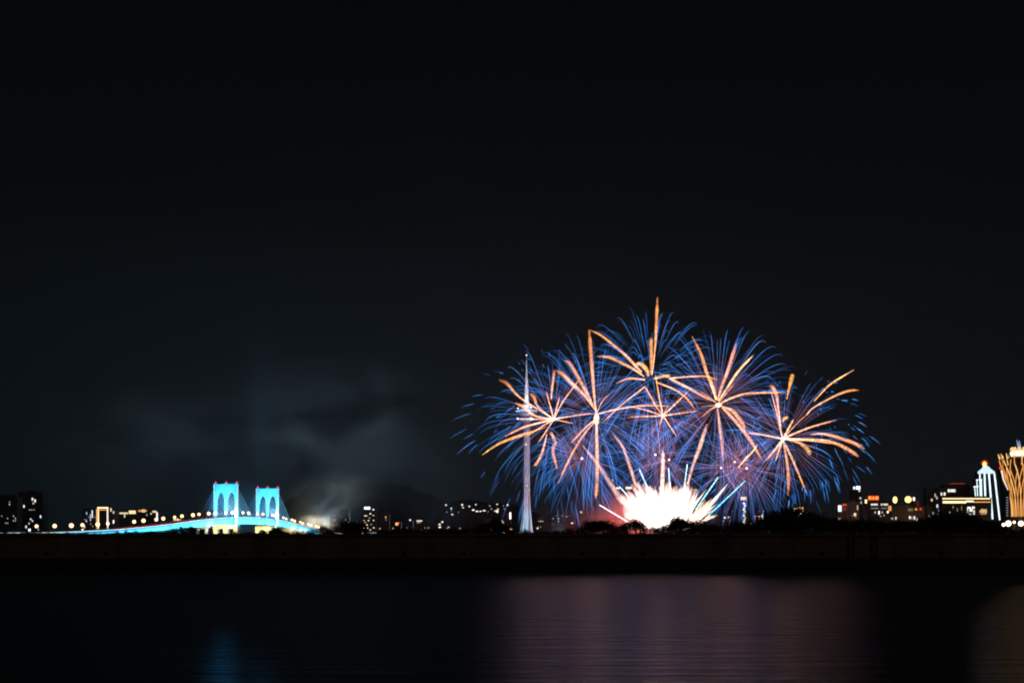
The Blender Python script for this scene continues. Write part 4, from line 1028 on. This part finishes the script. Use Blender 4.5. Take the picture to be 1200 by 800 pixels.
smoke('beam_smoke', p, (95, 70, 230), 0.0016, (.8, .95, 1.0), 'thin mist above the bridge towers catching blue light', 2.2, 5.0, (.2, .7))
light('SPOT', 'sky_beam', P(306, 600, 2500), 1.3e6, (.08, .50, 1.0), 10, P(303, 380, 2500), 20, 1.0)
p = MW @ Vector((0, 80, 50))
smoke('bridge_mist', p, (120, 260, 95), 0.0011, (.9, .97, 1.0), 'glowing mist around the two bridge towers', 1.5, 2.0, (.05, .6))
p = P(370, 613, 2900)
smoke('low_smoke', p, (75, 60, 34), 0.012, (1.0, .97, .9), 'bright low cloud of smoke swallowing the far end of the bridge', 1.6, 9.5, (.15, .6))
for px_, e_ in ((355, .7), (370, 1.0), (386, .8)):
    light('SPOT', 'smoke_light', P(px_, 621, 2905), 1.5e5*e_, (1.0, .88, .64), 4, P(px_, 560, 2905), 150, 1.0)
# thin night haze round the whole scene
m = bpy.data.materials.new('night_air'); m.use_nodes = True
n = m.node_tree; n.nodes.clear()
o = n.nodes.new('ShaderNodeOutputMaterial'); v = n.nodes.new('ShaderNodeVolumePrincipled')
v.inputs['Color'].default_value = (.68, .88, 1.0, 1); v.inputs['Density'].default_value = 3.2e-5; v.inputs['Anisotropy'].default_value = 0.3
n.links.new(v.outputs[0], o.inputs['Volume'])
tag(MB().box(-3200, 3200, -60, 7200, -3, 720).build('haze', m), 'thin night haze over the river and the city', 'haze', kind='stuff')
# ------------------------------------------------------------------ shrubs and trees on the bank
LEAF = mat('dark_leaves', (0.04, 0.055, 0.025), 0.8)
BARK = mat('bark', (0.09, 0.07, 0.05), 0.9)
def plant_meshes(seed, kind):
    """kind: shrub / tree / bare; about 1 m tall and 1.1 m wide, scaled on use"""
    rnd = random.Random(seed); tr = MB(); tipsl = []
    nst = {'shrub': 7, 'tree': 1, 'bare': 6}[kind]
    base = 0.0
    if kind == 'tree':
        tr.tube([(0,0,0),(rnd.uniform(-.02,.02),0,.25),(rnd.uniform(-.03,.03),0,.45)], [.035,.028,.022], 6)
        starts = [(0, 0, .2+.05*i) for i in range(7)]
    else:
        starts = [(rnd.uniform(-.08,.08), rnd.uniform(-.08,.08), 0) for _ in range(nst)]
    for s in starts:
        a = rnd.uniform(0, 2*math.pi); sp_ = rnd.uniform(.1, .45 if kind != 'bare' else .35); h = rnd.uniform(.55, .95)
        e1 = (s[0]+sp_*.45*math.cos(a), s[1]+sp_*.45*math.sin(a), s[2]+(h-s[2])*.5)
        e2 = (s[0]+sp_*math.cos(a), s[1]+sp_*math.sin(a), h)
        tr.tube([s, e1, e2], [.016, .011, .004], 4); tipsl += [e1, e2, tuple((e1[k]+e2[k])/2 for k in range(3))]
        for _ in range(4 if kind != 'bare' else 7):
            f = rnd.uniform(.2, .95); b0 = Vector(e1).lerp(Vector(e2), f); b1 = b0 + Vector((rnd.uniform(-.2,.2), rnd.uniform(-.2,.2), rnd.uniform(.02,.2)))
            tr.tube([b0, b1], [.006, .002], 3); tipsl.append(tuple(b1))
    cr = MB(); nl = {'shrub': 900, 'tree': 1100, 'bare': 260}[kind]; rr = {'shrub': .13, 'tree': .13, 'bare': .09}[kind]
    if kind != 'bare':
        tipsl += [(rnd.uniform(-.38,.38), rnd.uniform(-.3,.3), rnd.uniform(.12,.5) if kind == 'shrub' else rnd.uniform(.35,.75)) for _ in range(9)]
    for _ in range(nl):
        c = Vector(rnd.choice(tipsl)) + Vector((rnd.gauss(0, rr), rnd.gauss(0, rr), rnd.gauss(0, rr*.7)))
        if c.z < .02: c.z = .02 + rnd.random()*.1
        s = rnd.uniform(.025, .055); d1 = Vector((rnd.gauss(0,1), rnd.gauss(0,1), rnd.gauss(0,1))).normalized(); d2 = d1.orthogonal().normalized()
        b = len(cr.v); cr.v += [tuple(c-d1*s), tuple(c+d2*s*.5), tuple(c+d1*s), tuple(c-d2*s*.5)]; cr.f.append((b, b+1, b+2, b+3))
    return tr, cr
protos = []
for i, kind in enumerate(['shrub']*5 + ['tree']*3 + ['bare']*3):
    tr, cr = plant_meshes(100+i, kind)
    nm = {'shrub': 'shrub', 'tree': 'small_tree', 'bare': 'leafless_shrub'}[kind]
    mt = bpy.data.meshes.new('trunk'); mt.from_pydata(tr.v, [], tr.f); mt.materials.append(BARK)
    mc = bpy.data.meshes.new('crown'); mc.from_pydata(cr.v, [], cr.f); mc.materials.append(LEAF)
    protos.append((nm, mt, mc))
def plant(idx, x, y, z, h, w, rz, label, group):
    nm, mt, mc = protos[idx]
    o = bpy.data.objects.new(nm, None); COL.objects.link(o); o.location = (x, y, z); o.rotation_euler = (0, 0, rz); o.scale = (w, w, h)
    tag(o, label, 'tree' if nm == 'small_tree' else 'shrub', group)
    for n_, me in (('trunk', mt), ('crown', mc)):
        c = bpy.data.objects.new(n_, me); COL.objects.link(c); c.parent = o
    return o
topline = [(-40,624),(0,624),(120,624),(150,622),(180,622),(205,618),(222,617),(240,622),(262,625),(300,625),(318,620),(324,615),(332,622),(345,622),(358,620),(372,617.5),(386,620),(400,617),(411,611),(422,613),(430,621),(450,621),(470,618),(500,620),(540,620),(565,617),(578,610),(586,613),(600,622),(650,622),(680,619),(695,612),(705,611),(720,618),(735,612),(748,610),(758,615),(775,618),(788,612),(801,607),(812,611),(830,615),(850,616),(870,613),(895,612),(905,605),(916,600),(930,602),(945,606),(965,608),(990,612),(1020,611),(1050,613),(1080,611),(1100,606),(1120,605),(1140,609),(1160,612),(1180,618),(1200,620),(1240,620)]
def tl(px):
    for (a, ya), (c, yc) in zip(topline, topline[1:]):
        if a <= px <= c: return ya+(yc-ya)*(px-a)/(c-a)
    return 622
rnd = random.Random(77); px = -30; i = 0
LAB = {'shrub': 'low dense dark shrub in the ragged row on top of the embankment', 'small_tree': 'small dark tree standing up from the shrub row on the embankment', 'leafless_shrub': 'sparse twiggy dark shrub in the row on the embankment'}
while px < 1235:
    Y = rnd.uniform(150, 215)
    y_t = tl(px) + rnd.uniform(-1.0, 2.0)
    gz = 3.18
    h = max(0.4, ((CAM_H + (630-y_t)/F*Y) - gz)*1.17)
    if h > 1.55: idx = rnd.choice([5, 6, 7, 0, 2])
    elif h > 1.0: idx = rnd.choice([0, 1, 2, 3, 8, 9])
    else: idx = rnd.choice([0, 1, 2, 3, 4, 8, 10])
    w = max(1.0, h*rnd.uniform(.9, 1.25))
    nm = protos[idx][0]
    plant(idx, (px-600)/F*Y, Y, gz-.05, h, w, rnd.uniform(0, 6.28), LAB[nm], {'shrub':'dense shrubs along the embankment','small_tree':'small trees along the embankment','leafless_shrub':'twiggy shrubs along the embankment'}[nm])
    px += rnd.uniform(4.0, 6.6); i += 1
px = -20
while px < 1225:                          # low tufts right at the wall's edge
    Y = rnd.uniform(145.2, 147)
    plant(rnd.choice([0, 1, 2, 3, 4, 9]), (px-600)/F*Y, Y, 3.05, rnd.uniform(.3, .75), rnd.uniform(.7, 1.3), rnd.uniform(0, 6.28), 'low tuft of weeds growing at the very edge of the embankment wall', 'weed tufts on the wall edge')
    px += rnd.uniform(7, 16)
